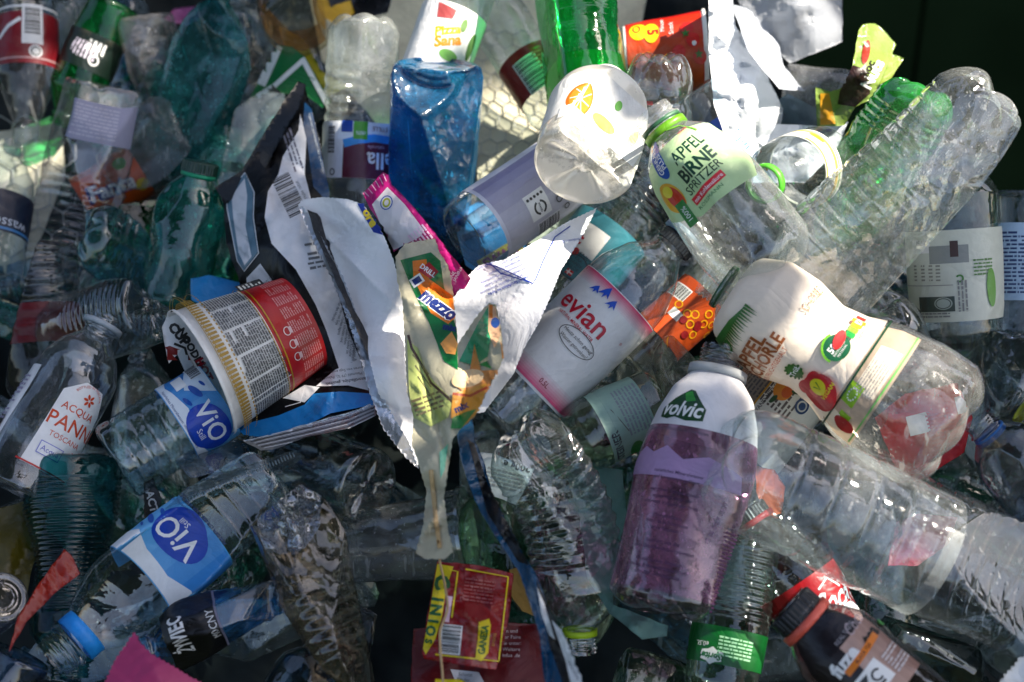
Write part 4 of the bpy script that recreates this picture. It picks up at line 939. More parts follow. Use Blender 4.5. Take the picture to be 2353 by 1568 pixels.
# ---- water bottle with blue label, base towards us, stuck in the cup
VB = pet((.70, .85, .90), spec=.17)
b = Bottle('plastic_bottle', 'square based water bottle with blue label stuck into the mouth of the noodle cup', (262, 1066, 130), (640, 832, 40), 93, 'water', VB, seed=51, nk=.4, ribs=[(.06, .36, 4, .035)], rib_kind='groove', cols=96, foot='star', dents=[(np.array([-.3, .9, .0]), np.array([-20, 82, 60]), 1.0)])
def vio(b, z, h, c, tx, sgn=1, big=1.0):
    p = Print(); p.grad(0, 0, 380, h, '#1c78c8', '#6cb4e4', 'x', 7)
    if sgn < 0: p.poly([(-190, h / 2), (190, h / 2), (190, h / 2 - 30), (110, h / 2 - 66), (40, h / 2 - 40), (-40, h / 2 - 34), (-110, h / 2 - 60), (-190, h / 2 - 50)], (.74, .78, .82))
    else: p.poly([(-130, h / 2 - 30), (-60, h / 2 - 60), (-20, h / 2), (-130, h / 2)], (.68, .76, .84))
    if sgn > 0: p.poly([(-170, -h / 2), (170, -h / 2), (120, -h / 2 + 26), (60, -h / 2 + 12), (-20, -h / 2 + 34), (-100, -h / 2 + 16), (-170, -h / 2 + 30)], (.72, .78, .84))
    p.ell(c[0], c[1], 66 * big, 44 * big, '#0b3fb0'); p.ell(c[0] - 8 * sgn, c[1] - 8, 60 * big, 44 * big, '#0b3fb0')
    p.text('ViO', c[0] + tx, c[1] + 8, 62 * big, (.85, .86, .88), w=104 * big, bold=.012, res=3); p.text('Still', c[0] + tx + 12, c[1] - 26, 20, (.85, .86, .88))
    for dx, dy, r in ((-96, 14, 20), (-84, -14, 13), (-104, 36, 9)): p.ell(c[0] + sgn * dx, c[1] + dy, r, r * .38, '#1450a8', rot=20 if sgn > 0 else -20)
    p.text('Natürliches Mineralwasser ohne Kohlensäure', c[0] - sgn * 60, -h / 2 + 7, 9, '#1c3f78')
    return p
z = b.zf(452, 930); p = vio(b, z, 108, (b.at(520, 940, z)[0] + 22, 0), -14); p.bars(-100, 34, 50, 26, rot=0, bgc=(.75, .78, .82)); p.rect(-88, -8, 44, 26, WHITE)
b.label_(z, 112, '#3f98d8', -130, 130, p)
# ---- bottom left one
b = Bottle('plastic_bottle', 'water bottle with blue label and blue neck ring pointing to the lower left corner', (612, 1086, -40), (118, 1520, 120), 106, 'water', VB, seed=52, nk=.45, crush=.16, ribs=[(.05, .28, 4, .035)], rib_kind='groove', cols=96)
z = b.zf(415, 1275); p = vio(b, z, 175, b.at(412, 1228, z), 0, -1, 1.2)
p.text('AUS DER LÜNEBURGER HEIDE', *b.at(470, 1195, z), 11, '#12306c', bold=.02)
b.label_(z, 180, '#4aa4dc', -130, 130, p); b.ring('#1c8ae0', .84, .895, w=1.22)
# ---- upper bottle with orange lettering
b = Bottle('plastic_bottle', 'water bottle with white label and orange lettering at the left edge', (28, 1130, 120), (248, 728, 60), 96, 'water', pet((.84, .88, .92), spec=.17, scuff=.03), seed=53, nk=.38, cols=96, crush=.2)
b.ring('#9aa4ac', .93, .955, w=1.3)
z = b.zf(145, 985); p = Print(); px, py = b.at(160, 975, z)
p.poly([(px - 60, -105), (px + 90, -105), (px + 70, 60), (px + 40, 112), (px - 10, 116), (px - 50, 80)], (.80, .80, .81)); p.poly([(-190, -105), (-96, -105), (-96, 112), (-190, 112)], (.74, .75, .78))
og = '#c8420c'
p.text('PANNA', px + 26, py - 2, 46, og, bold=.01, res=3); p.text('ACQUA', px + 6, py + 34, 24, og, bold=.01); p.text('TOSCANA', px + 10, py - 36, 18, og)
for q in range(6): p.ell(px + 14 + 9 * math.cos(q * 1.05), py + 66 + 9 * math.sin(q * 1.05), 6, 3, og, rot=math.degrees(q * 1.05))
p.text('BOTTLED IN TOSCANA', px + 10, py + 60, 8, og, arc=36); p.rect(px - 10, py - 74, 58, 30, '#7a80c8'); p.rect(px - 10, py - 74, 54, 26, (.80, .80, .82)); p.text('Acqua', px - 10, py - 74, 18, '#5a60b8')
p.rect(-120, -50, 20, 52, (.03, .03, .03)); p.micro(-146, 10, 70, 150, 11, (.3, .28, .4), seed=5); p.rect(px, -102, 140, 4, '#b02020')
p2 = Print(); p2.items = p.items
b.print(p2, z, name='label', off=1.3)
# ---- pear spritzer
PROF['spritz'] = [(0, .86), (.06, .98), (.30, 1.0), (.50, .96), (.66, .88), (.78, .72), (.87, 'n'), (1, 'n')]
b = Bottle('plastic_bottle', 'juice spritzer bottle with pale green pear label and green neck ring', (1786, 634, 350), (1496, 256, 330), 124, 'spritz', pet((.92, .95, .94), spec=.14, scuff=.09), seed=54, nk=.36, foot='petal', cols=96, crush=.08, wob=1.2)
b.ring('#5c9418', .86, .895, w=1.22); b.ring('#2c5a3c', .905, .925, w=1.15)
z = b.zf(1590, 395); p = Print(); h = 178; dk = '#12382c'
p.poly([(-150, -h / 2 + 40), (-60, -h / 2), (110, -h / 2), (140, -h / 2 + 50), (150, h / 2 - 10), (60, h / 2 + 8), (-60, h / 2), (-150, h / 2 - 20)], '#b4d09c')
p.text('APFEL', *b.at(1577, 340, z), 44, dk, bold=.012, rot=6, w=96); p.text('BIRNE', *b.at(1598, 376, z), 46, dk, bold=.03, rot=6, w=104); p.text('SPRITZER', *b.at(1612, 406, z), 30, dk, bold=.006, rot=6, w=110)
q = b.at(1622, 432, z); p.rect(q[0], q[1], 100, 19, '#d8303c', rot=6); p.text('mit Kohlensäure', q[0], q[1], 13.5, WHITE, rot=6, bold=.01, w=92); p.text('ROSSMANN', *b.at(1630, 452, z), 12, '#3c7a50', rot=6, w=80)
q = b.at(1512, 372, z); p.ell(q[0], q[1], 20, 46, '#1c4fa0', rot=2); p.text('GENUSS', q[0] - 5, q[1], 18, WHITE, rot=92, bold=.02); p.text('PLUS', q[0] + 10, q[1] - 6, 18, WHITE, rot=92, bold=.02)
q = b.at(1548, 455, z); p.ell(q[0], q[1], 26, 40, '#d8a01c', rot=10); p.ell(q[0] + 6, q[1] - 4, 17, 32, '#c0341c', rot=10); p.ell(q[0] - 2, q[1] + 18, 12, 14, '#d8c82c')
q = b.at(1580, 490, z); p.rect(q[0], q[1], 26, 62, '#2c7a34'); p.text('100%', q[0], q[1], 18, WHITE, rot=90); p.line([b.at(1600, 300, z), b.at(1560, 290, z), b.at(1530, 300, z)], 5, '#6aa830'); p.text('naturale', *b.at(1566, 300, z), 12, '#c04a4a', shear=.3, rot=6)
b.print(p, z, name='label', off=1.3)
# ---- clear bottle with its base turned to us
b = Bottle('plastic_bottle', 'clear juice bottle with round base facing the viewer and orange slices on its label', (1342, 386, 450), (1395, 185, 230), 117, 'round', pet((.95, .96, .93), solid=(.88, .85, .78), spec=.12, scuff=.7, rough=.10), seed=55, nk=.4, foot='star', cols=96, foot_h=14, crush=.06)
z = b.zf(1375, 235); p = Print(); lw = (.82, .82, .80)
q = b.at(1338, 232, z); 
p.ell(q[0] - 10, q[1], 46, 52, '#d8701c'); p.ell(q[0] - 8, q[1], 40, 45, '#e88a2c')
for a in range(0, 180, 45): p.line([(q[0] - 8 - 38 * math.cos(R_(a)), q[1] - 43 * math.sin(R_(a))), (q[0] - 8 + 38 * math.cos(R_(a)), q[1] + 43 * math.sin(R_(a)))], 3, lw)
p.rect(q[0] - 10, q[1] - 46, 110, 40, lw); w_ = b.at(1420, 245, z); p.ell(w_[0], w_[1], 9, 14, '#5aa838'); w_ = b.at(1385, 285, z); p.ell(w_[0], w_[1], 34, 16, '#e89a50'); w_ = b.at(1452, 320, z); p.ell(w_[0], w_[1], 12, 24, '#e89a40')
b.label_(z, 150, lw, -125, 125, p)
fo = Print()
for i, a in enumerate((20, 92, 164, 236, 308)):
    pass
# ---- long clear crumpled bottle at the right
b = Bottle('plastic_bottle', 'large ribbed clear bottle with crumpled base at the upper right', (2322, 236, 330), (1740, 750, 100), 150, 'big', pet((.92, .95, .94), wr=.5, spec=.18, scuff=.09, bump=.5), seed=56, nk=.3, foot='petal', cols=110, crush=.42, ribs=[(.10, .74, 13, .022)], rib_kind='groove', rows=320, foot_h=70)
# ---- neck towards us
b = Bottle('plastic_bottle', 'bottle with white and yellow label and green ringed mouth facing the viewer', (1890, 372, -20), (1752, 424, 260), 88, 'round', pet((.88, .91, .90), spec=.15), seed=57, nk=.42, foot='star')
b.ring('#4fae2c', .93, .99, w=1.2)
p = Print(); z = .42; p.rect(0, -20, 500, 14, '#d8b850'); p.rect(0, -34, 500, 6, '#8fae50'); p.rect(-30, 40, 200, 8, '#c8a030'); p.ell(60, -6, 20, 10, '#d8a830'); p.micro(-60, 10, 90, 34, 7, (.4, .42, .4)); b.label_(z, 96, (.76, .77, .70), -160, 160, p)
# ---- tan sleeve bottle
b = Bottle('plastic_bottle', 'wavy juice bottle with tan paper look sleeve, red apple and dark green neck ring', (2200, 1012, 260), (1618, 628, 170), 160, [], None) if False else None
PROF['apfel'] = [(0, .80), (.05, .96), (.20, 1.0), (.34, .93), (.46, .72), (.55, .66), (.66, .78), (.78, .80), (.87, .62), (.915, 'n'), (1, 'n')]
b = Bottle('plastic_bottle', 'wavy juice bottle with tan paper look sleeve, red apple and dark green neck ring', (2196, 1004, 250), (1622, 632, 190), 165, 'apfel', pet((.93, .94, .90), spec=.14, scuff=.10), seed=58, nk=.29, foot='petal', cols=110, crush=.10, wob=.8, foot_h=50)
b.ring('#15502c', .915, .935, w=1.15)
sl_ = b.band('sleeve', .40, .885, 0, 360, off=1.5, mat=ink('#efe2d2', rough=.4, transl=.3, dirt=.16))
sl2 = b.band('sleeve', .275, .40, -66, 62, off=1.5, mat=ink('#d9c3ac', rough=.35, transl=.3, alpha=.62), label='see-through lower strip of the sleeve')
brn = '#8a4a1c'; p = Print(); z = .60
def A(u, v): return b.at(u, v, z)
def rr(t, x0, y0_, size, col, extra=0, **k): p.text(t, x0, y0_, size, col, rot=0 + extra, **k)
# green palm edge at the shoulder
for i in range(22):
    x = -158 + i * 7; p.poly([(x, 148), (x + 6, 148), (x + 3 + (i % 3), 118 - (i * 7) % 13)], '#2f6a1c')
p.poly([(-165, 146), (-10, 146), (-60, 160), (-165, 168)], '#2f6a1c')
p.text('BIO', *A(1672, 800), 40, '#2f6a1c', bold=.03, shear=.25); p.text('APFEL', *A(1722, 812), 46, brn, bold=.03, w=112); p.text('SCHORLE', *A(1755, 826), 44, brn, bold=.03, w=140); p.text('55% FRUCHTGEHALT', *A(1778, 842), 17, '#c05a2c', w=118)
p.ell(*A(1828, 850), 17, 20, '#2c5a20'); p.text('Trüb', *A(1828, 850), 17, WHITE, bold=.02)
for a in range(12): q = A(1828, 850); p.ell(q[0] + 17 * math.cos(a * .52), q[1] + 20 * math.sin(a * .52), 4, 3, '#2c5a20')
p.text('SCHORLE', *A(1866, 690), 30, '#a87850', bold=.01, w=70); p.text('NATUR', *A(1880, 715), 15, '#d0a890', w=40)
q = A(1922, 800); p.ell(q[0], q[1], 31, 29, '#1c5a3c'); p.ring(q[0], q[1], 36, 34, 5, '#6ab030', a0=60, a1=190); p.text('50%', q[0], q[1] + 7, 22, WHITE, bold=.03); p.text('RECYCELTES', q[0], q[1] - 6, 7, WHITE); p.text('MATERIAL', q[0], q[1] - 14, 7, WHITE)
q = A(1968, 756)
for i, c_ in enumerate(('#1c8a3c', '#7ab82c', '#e8c81c', '#e8801c', '#c8281c')): p.rect(q[0] - 30 + i * 14, q[1] + 4, 13, 22 if i != 3 else 32, c_)
p.text('D', q[0] + 12, q[1] + 4, 20, WHITE, bold=.04); p.text('NUTRI-SCORE', q[0], q[1] - 18, 9, '#3c3c70'); p.ell(q[0] - 52, q[1] + 18, 24, 12, '#c03030', rot=10)
q = A(1888, 895); p.ell(q[0], q[1], 38, 44, '#a8121c'); p.ell(q[0] - 16, q[1] + 34, 18, 16, '#a8121c'); p.ell(q[0] + 14, q[1] + 30, 18, 14, '#a8121c'); p.ell(q[0] - 14, q[1] + 10, 6, 12, '#d86058'); p.ell(q[0] + 6, q[1] + 10, 17, 20, '#d8d020'); p.line([(q[0] - 1, q[1] + 18), (q[0] + 5, q[1] + 2), (q[0] + 12, q[1] + 20)], 3, '#2c7a1c')
p.text('VEGAN', q[0] + 14, q[1] - 14, 13, '#d8d020', bold=.03); q = A(1940, 905)
b.print(p, z, name='sleeve_print', off=2.4)
p = Print(); q = b.at(1950, 900, .44); p.rect(q[0], q[1], 46, 32, '#8ab81c')
for a in range(12): p.ell(q[0] + 13 * math.cos(a * .52), q[1] + 9 * math.sin(a * .52), 1.8, 1.8, WHITE)
q = b.at(1905, 950, .44); p.ell(q[0], q[1], 24, 34, '#e8dcc0'); p.ell(q[0] + 10, q[1] - 30, 16, 26, '#a8201c')
p.rect(0, -24, 380, 4.5, '#123f28'); 
p.items.append(p.items[-1]); p.items.pop()
b.print(p, .425, name='sleeve_print', off=2.4)
p = Print(); p.rect(30, 0, 120, 50, '#e4d8c4'); p.micro(10, 2, 90, 46, 6.5, (.35, .33, .30)); p.line([(-30, 26), (-30, -26)], 1.2, (.4, .4, .4)); p.rect(-110, 6, 34, 28, '#8ab81c'); p.rect(-128, 10, 18, 20, '#b04040'); p.rect(0, -33, 330, 4, '#6ab05a')
b.print(p, .335, name='sleeve_print', off=2.2)
# red packet lying under its lower end
s = Sheet('snack_packet', 'red packet with white patches under the clear end of the tan sleeved bottle', [(2010, 960), (2080, 905), (2200, 880), (2235, 960), (2215, 1040), (2120, 1100), (2060, 1080)],
          [(2030, 970, 40), (2200, 900, 0), (2120, 1080, 40)], ink('#c8202c', transl=.3), crumple=10, folds=10)
p = Print(); p.rect(2110, -975, 48, 46, WHITE, rot=14); p.micro(2165, -990, 60, 90, 9, (.5, .05, .08), rot=14); p.rect(2210, -930, 26, 40, WHITE, rot=14); s.print(p)

# ---- purple bottle
PROF['volvic'] = [(0, .90), (.04, 1.0), (.55, .98), (.62, .95), (.72, .86), (.82, .70), (.90, .40), (.925, 'n'), (1, 'n')]
b = Bottle('plastic_bottle', 'pink and purple flavoured water bottle with white shoulder sleeve and green emblem', (1527, 1412, 210), (1662, 800, 150), 132, 'volvic', pet((.80, .78, .80), spec=.15), seed=60, nk=.36, foot='petal', cols=96, crush=.15, foot_h=30, flat=(0, .1))
b.ring('#a8acae', .885, .915, w=1.45)
b.band('sleeve', .655, .885, 0, 360, off=1.2, mat=ink((.78, .77, .80), transl=.25), label='white upper part of the shrink sleeve')
b.band('sleeve', .06, .655, 0, 360, off=1.2, mat=pet((.86, .56, .72), solid=(.62, .30, .50), scuff=.18, rough=.12, spec=.12, edge=1.6), label='pinkish see-through part of the shrink sleeve')
z = b.zf(1570, 960); p = Print(); q = b.at(1567, 936, z)
p.poly([(q[0] - 54, q[1] - 26), (q[0] - 30, q[1] - 30), (q[0] - 10, q[1] - 24), (q[0] + 20, q[1] - 31), (q[0] + 58, q[1] - 26), (q[0] + 60, q[1] + 2), (q[0] + 20, q[1] + 44), (q[0] + 6, q[1] + 46), (q[0] - 30, q[1] + 22), (q[0] - 56, q[1] - 4)], '#12401c')
p.poly([(q[0] - 6, q[1] + 36), (q[0] + 12, q[1] + 42), (q[0] + 30, q[1] + 20), (q[0] + 6, q[1] + 14)], '#2c8a2c')
p.text('volvic', q[0] + 2, q[1] - 2, 50, WHITE, bold=.025, shear=.2, sx=.9, res=3); p.text('inspiriert vom Piton de la Fournaise', *b.at(1548, 985, z), 11.5, (.08, .08, .12), sx=.95)
q = b.at(1560, 1050, z); p.poly([(q[0] - 150, q[1] - 30), (q[0] - 90, q[1] + 18), (q[0] - 60, q[1] + 4), (q[0] - 30, q[1] + 22), (q[0] + 10, q[1] - 4), (q[0] + 60, q[1] + 12), (q[0] + 140, q[1] - 10), (q[0] + 150, q[1] - 50), (q[0] - 150, q[1] - 50)], '#a88ab4')
tx = ['natürliches Mineralwasser', 'auf Lavagestein gefiltert.', '', 'extremen Temperaturen', 'entspringt einer der', 'aktivsten Vulkane der Welt.', '', 'Der erhabene', 'Piton de la Fournaise', 'in La Réunion', '', 'inspiriert uns die', 'reiche Geschmackskomposition', '', 'Mit exotischen Aromen,', 'Frucht & Mineralwasserfrisch', 'ohne Bio-Zitrusextrakt']
for i, t in enumerate(tx):
    if t: p.text(t, -34, b.at(1500, 1078, z)[1] - i * 14.5, 11, (.06, .03, .08), bold=.012, sx=.9)
p.text('17 06 2024 05:37', 62, b.at(1560, 1180, z)[1], 15, (.08, .03, .12), rot=76)
p.micro(108, b.at(1560, 1290, z)[1], 40, 190, 9, (.12, .04, .12), seed=9)
b.print(p, z, name='sleeve_print', off=2.2)
# ---- lower right ribbed bottles
b = Bottle('plastic_bottle', 'ribbed clear bottle with pinched bluish base crossing the lower right', (1652, 1042, 300), (2140, 1278, 230), 148, 'tube', pet((.86, .92, .94), spec=.13, scuff=.05, rough=.03), seed=61, foot='petal', cols=110, ribs=[(.2, .86, 4, .030)], rib_kind='groove', crush=.14, thread=False, foot_h=70)
b.band('cut_edge', .93, 1.0, -30, 95, off=1.0, mat=ink((.62, .66, .66), alpha=.28, transl=.4, dirt=.4), label='frosted cut edge of the bottle wall')
b = Bottle('plastic_bottle', 'long ribbed clear bottle running off the lower right edge', (2040, 1215, 40), (2640, 1500, 80), 150, 'big', pet((.84, .90, .92), spec=.13, scuff=.02, rough=.03), seed=62, foot='star', cols=110, ribs=[(.05, .62, 9, .026)], rib_kind='groove', crush=.14, nk=.3)
# ---- bent clear bottle
b = Bottle('plastic_bottle', 'bent ribbed clear bottle with lobed base up and lime neck ring at bottom centre', (1186, 985, 150), (1332, 1500, 40), 112, 'round', pet((.78, .85, .85), spec=.19, wr=.2), ctrl=(1300, 1190), seed=63, foot='petal', cols=96, ribs=[(.20, .62, 8, .035)], crush=.35, nk=.30, foot_h=52)
b.ring('#a8c81c', .90, .925, w=1.2)
s = Sheet('paper_scrap', 'torn pale paper scrap marked 200 g under the lobed clear base', [(1086, 1036), (1130, 1042), (1180, 1060), (1228, 1078), (1215, 1110), (1185, 1160), (1130, 1140), (1100, 1090)], [(1100, 1050, 60), (1210, 1080, 60), (1170, 1150, 40)], ink((.60, .62, .62)), crumple=6, folds=6, cat='paper')
p = Print(); p.text('200g e', 1188, -1072, 24, (.03, .03, .03), rot=168, bold=.02); p.micro(1160, -1105, 90, 50, 9, (.3, .3, .3), rot=-14); s.print(p)

# ---- white chip bag, torn open
wf = ink((.80, .80, .82), rough=.22, transl=.15, dirt=.05); sv = ink((.55, .56, .58), rough=.25, metal=.8, transl=0, dirt=.3)
s = Sheet('chip_bag', 'torn open white chip bag with silver lining in the centre of the heap', [(684, 470), (700, 458), (745, 453), (800, 458), (835, 470), (862, 510), (884, 545), (905, 600), (918, 650), (930, 690), (985, 690), (1046, 680), (1070, 640), (1100, 610), (1160, 596), (1240, 550), (1300, 512), (1372, 478), (1340, 540), (1290, 620), (1262, 690), (1240, 740), (1205, 800), (1180, 860), (1140, 912), (1112, 948), (1070, 952), (1030, 940), (1000, 1000), (975, 1060), (958, 1072), (930, 1010), (895, 960), (868, 900), (850, 830), (830, 760), (800, 690), (770, 620), (730, 550), (705, 510)],
          [(700, 470, 210), (740, 540, 150), (800, 460, 250), (880, 560, 260), (830, 740, 170), (930, 700, 200), (980, 800, 60), (960, 1050, 170), (880, 930, 200), (1060, 700, 170), (1110, 620, 200), (1360, 485, 170), (1200, 640, 260), (1160, 860, 230), (1100, 940, 160), (1040, 880, 100), (910, 840, 240)], wf, back=sv, crumple=7, folds=40, lam=12, seed=11, cat='bag', step=9, jag=.8, jagw=5)
p = Print(); bl = '#1c3fa0'
p.poly([(818, -462), (846, -464), (868, -510), (880, -540), (858, -534), (838, -500)], '#0f2c8c'); p.text('ore', 852, -500, 30, '#d8c020', rot=-62, bold=.05)
p.line([(1120, -600), (1150, -628), (1215, -648), (1224, -652), (1232, -640), (1248, -600), (1275, -545), (1310, -520)], 2.4, bl)
p.line([(1110, -606), (1140, -612), (1222, -650)], 2.4, bl)
for i, t in enumerate(['Snack auf Kartoffelbasis mit Paprika', 'ZUTATEN: Kartoffelstärke, Sonnenblumenöl,', 'Kartoffelgranulat, Salz, Paprika, Zwiebel', 'Geschmacksverstärker: Mononatriumglut.', 'Säuerungsmittel: Citronensäure', 'Farbstoff: Carotin', 'An einem kühlen, trockenen Ort lagern']):
    a = R_(205); ux, uy = math.cos(R_(204)), math.sin(R_(204)); nx, ny = -math.sin(R_(204)), math.cos(R_(204))
    p.text(t, 1216 - nx * i * 10.5 * 1.0, -636 - ny * i * 10.5, 9.0 if i else 10, bl, rot=204, align='l', bold=.02 if i == 0 else 0, sx=.72)
p.text('Mindestens haltbar bis', 1300, -555, 8, bl, rot=190)
s.print(p, name='printing', step=8)
ed = Sheet('torn_edge', 'x', [(684, 470), (700, 480), (740, 545), (790, 640), (826, 740), (850, 820), (874, 900), (905, 960), (940, 1015), (962, 1078), (930, 1050), (880, 985), (848, 900), (826, 820), (800, 740), (762, 640), (716, 550)],
     [(690, 475, 225), (770, 620, 205), (840, 800, 195), (880, 930, 205), (955, 1060, 185), (800, 720, 185)], sv, crumple=7, folds=18, lam=9, seed=5, jag=1.4, jagw=6, body='silver_seam')
def adopt(child_root, parent_root):
    for c in list(child_root.children):
        loc = child_root.location - parent_root.location
        c.parent = parent_root; c.location = loc
    bpy.data.objects.remove(child_root)
adopt(ed.root, s.root)
dk_ = Sheet('slit', 'x', [(706, 482), (734, 492), (750, 550), (782, 636), (818, 720), (856, 790), (874, 850), (864, 856), (834, 790), (796, 702), (752, 602), (720, 530)], [(720, 500, 215), (800, 670, 200), (870, 840, 205)], ink('#16161a', rough=.3), crumple=4, folds=5, body='dark_inner_fold')  # near-black strip laid over the bag, painting the shaded inside of the slit
adopt(dk_.root, s.root)

# ---- black and white snack bag
bk = ink('#07080b', rough=.30, transl=0, dirt=.05, spec=.25)
s = Sheet('snack_bag', 'black, white and blue snack bag standing behind the noodle cup', [(686, 190), (700, 192), (712, 240), (736, 330), (756, 440), (760, 520), (800, 640), (840, 760), (862, 900), (858, 950), (760, 975), (640, 1010), (560, 1000), (545, 985), (560, 700), (548, 640), (520, 560), (514, 470), (500, 432), (560, 395), (640, 280), (672, 210)],
          [(692, 195, 30), (505, 435, 20), (740, 400, 60), (620, 500, 130), (560, 640, 60), (700, 650, 150), (780, 780, 90), (850, 920, 130), (600, 990, 80), (700, 880, 90)], bk, crumple=16, folds=26, lam=16, seed=13, cat='bag', thick=26, step=10)
wt = (.78, .78, .80); nv = '#123a5c'; p = Print()
p.poly([(700, -235), (716, -250), (757, -440), (757, -470), (720, -430), (706, -330), (696, -290)], '#0f3a60')
p.poly([(690, -262), (686, -300), (650, -360), (640, -400), (616, -440), (608, -500), (624, -560), (680, -620), (725, -700), (750, -760), (790, -880), (838, -850), (800, -760), (770, -650), (745, -600), (728, -510), (700, -400), (704, -320)], wt)
p.bars(664, -448, 96, 44, rot=-64, bgc=None); p.micro(672, -345, 100, 28, 9, (.15, .15, .2), rot=-72); p.text('20301 98765 4', 694, -440, 9, (.05, .05, .05), rot=-62)
p.poly([(520, -446), (562, -398), (582, -440), (580, -500), (592, -580), (560, -622), (545, -600), (528, -520)], (.10, .19, .26)); p.poly([(532, -452), (562, -410), (568, -450), (564, -520), (578, -590), (562, -610), (548, -580), (536, -500)], (.60, .62, .66))
p.line([(520, -448), (563, -397), (584, -442), (582, -500), (594, -582), (561, -624), (545, -600), (522, -480), (520, -448)], 2, (.7, .72, .75))
p.poly([(566, -640), (598, -606), (650, -680), (600, -690), (572, -700)], wt); p.text('11:08 A', 612, -650, 13, (.05, .05, .05), rot=215); p.text('2024', 602, -664, 13, (.05, .05, .05), rot=215)
p.micro(724, -585, 40, 70, 11, (.15, .15, .15), rot=190, seed=4); p.text('Zutaten: Maismehl, Palmöl, Salz', 738, -330, 8, (.6, .66, .7), rot=-76)
p.text('Importiert und verpackt • Nur zum Verzehr', 728, -330, 8, (.6, .66, .7), rot=-76)
for i in range(9): p.text(['Hergestellt fur den Handel', 'Kann Spuren von Soja', 'enthalten. Trocken lagern', 'vor Warme schutzen und', 'geschlossen halten', 'Mindestens haltbar bis', 'siehe Ruckseite', 'TATEN: Maismehl (79 %)', 'gesalzen, Palmol, Salz'][i], 780 + i * 4.5, -700 - i * 16, 9.5, (.06, .06, .08), rot=-112 + i * 3, sx=.8)
p.poly([(726, -888), (770, -850), (838, -820), (858, -900), (800, -886)], wt); p.text('Maistortillachips, gesalzen.', 800, -876, 10, (.05, .05, .05), rot=188, bold=.02); p.text('TATEN: Maismehl (79 %), Palmöl, Salz', 796, -863, 9, (.05, .05, .05), rot=188); p.text('Kann Spuren von Soja enthalten.', 800, -850, 9, (.05, .05, .05), rot=188)
p.poly([(536, -990), (560, -975), (640, -955), (700, -930), (720, -905), (780, -900), (860, -905), (860, -930), (760, -950), (690, -985), (600, -1004), (545, -1000)], '#1c86d0'); p.poly([(650, -915), (700, -885), (735, -890), (700, -925)], (.72, .74, .76)); p.line([(655, -935), (690, -925), (700, -890)], 2, wt)
s.print(p, name='printing', step=9)
e = Sheet('seal', 'x', [(686, 186), (704, 196), (690, 246), (640, 330), (606, 394), (560, 440), (520, 468), (494, 432), (556, 392), (610, 300), (656, 226)], [(695, 195, 60), (510, 440, 50), (620, 330, 62)], ink('#08080a', rough=.35, transl=0), crumple=3, folds=6, body='sealed_edge', thick=4); adopt(e.root, s.root)
s = Sheet('foil_wrapper', 'silver lined crinkled wrapper seam under the blue edge of the snack bag', [(556, 1012), (620, 1000), (720, 970), (800, 948), (862, 925), (864, 955), (800, 985), (700, 1005), (640, 1030), (600, 1036)], [(570, 1015, 120), (720, 985, 140), (860, 940, 150)], ink((.42, .43, .45), rough=.25, metal=.8, transl=0, dirt=.4), crumple=4, folds=6)
p = Print()
for i in range(7): p.line([(570 + i * 6, -1012 - i * 3), (700, -980 - i * 5), (800, -955 - i * 5), (860, -932 - i * 4)], 1.6, (.06, .06, .07) if i % 2 else (.6, .6, .62))
s.print(p, step=10)
# ---- pink wrapper
mg = ink('#c01878', rough=.25, transl=.2)
s = Sheet('sweet_wrapper', 'bright pink and white wrapper with pinked end above the orange wrapper', [(834, 444), (880, 396), (893, 402), (900, 425), (945, 470), (1000, 535), (1040, 590), (1082, 640), (1062, 672), (1040, 690), (1010, 660), (930, 560), (905, 580), (880, 520), (850, 480)],
          [(840, 445, 240), (890, 400, 280), (900, 480, 300), (1000, 560, 300), (1070, 660, 200), (920, 560, 260)], mg, crumple=12, folds=16, lam=14, seed=17, thick=10, step=9)
p = Print(); p.poly([(855, -470), (890, -430), (930, -470), (975, -530), (965, -545), (905, -575), (880, -530)], (.74, .70, .72)); p.ring(888, -466, 14, 17, 2.5, '#2c58a8', rot=-20); p.ring(888, -466, 9, 11, 4, '#a8b020', rot=-20)
for i in range(6): p.line([(836 + i * 9, -440 + i * 8), (848 + i * 8, -452 + i * 7)], 2, (.8, .5, .65))
p.micro(965, -545, 40, 50, 8, (.85, .6, .75), rot=-52); p.text('ALINE', 1036, -638, 12, (.85, .7, .8), rot=60); p.text('JANINA', 1052, -630, 11, (.85, .7, .8), rot=60); p.rect(1030, -672, 20, 12, '#c8b020', rot=40); s.print(p, step=9)
# ---- torn orange soda label film
tf = ink('#c9c3a8', rough=.3, transl=.3, dirt=.3)
s = Sheet('torn_label', 'torn orange and green soft drink label twisted in front of the white chip bag', [(908, 590), (930, 560), (1000, 548), (1010, 580), (1030, 610), (1040, 660), (1048, 740), (1052, 790), (1100, 720), (1124, 696), (1140, 700), (1152, 760), (1158, 822), (1145, 850), (1120, 900), (1090, 960), (1060, 985), (1040, 1010), (1030, 1080), (1020, 1140), (1030, 1220), (1042, 1268), (1020, 1286), (975, 1284), (955, 1270), (972, 1210), (980, 1130), (960, 1060), (945, 1020), (950, 960), (935, 900), (930, 800), (925, 700), (912, 640)],
          [(920, 590, 330), (1000, 555, 330), (960, 700, 340), (1040, 720, 350), (1130, 720, 470), (1150, 830, 480), (1060, 900, 420), (960, 900, 330), (1000, 1060, 400), (1000, 1270, 400), (1000, 1160, 360)], tf, crumple=22, folds=30, lam=15, seed=19, cat='label', step=8, jag=1, thick=3)
p = Print()
p.poly([(920, -598), (990, -580), (1012, -600), (1020, -660), (1050, -760), (1052, -850), (1020, -830), (985, -740), (945, -660)], '#0f6a34')
p.poly([(948, -600), (980, -596), (985, -640), (1040, -680), (1046, -730), (1030, -745), (990, -720), (965, -670), (950, -640)], '#e0781c')
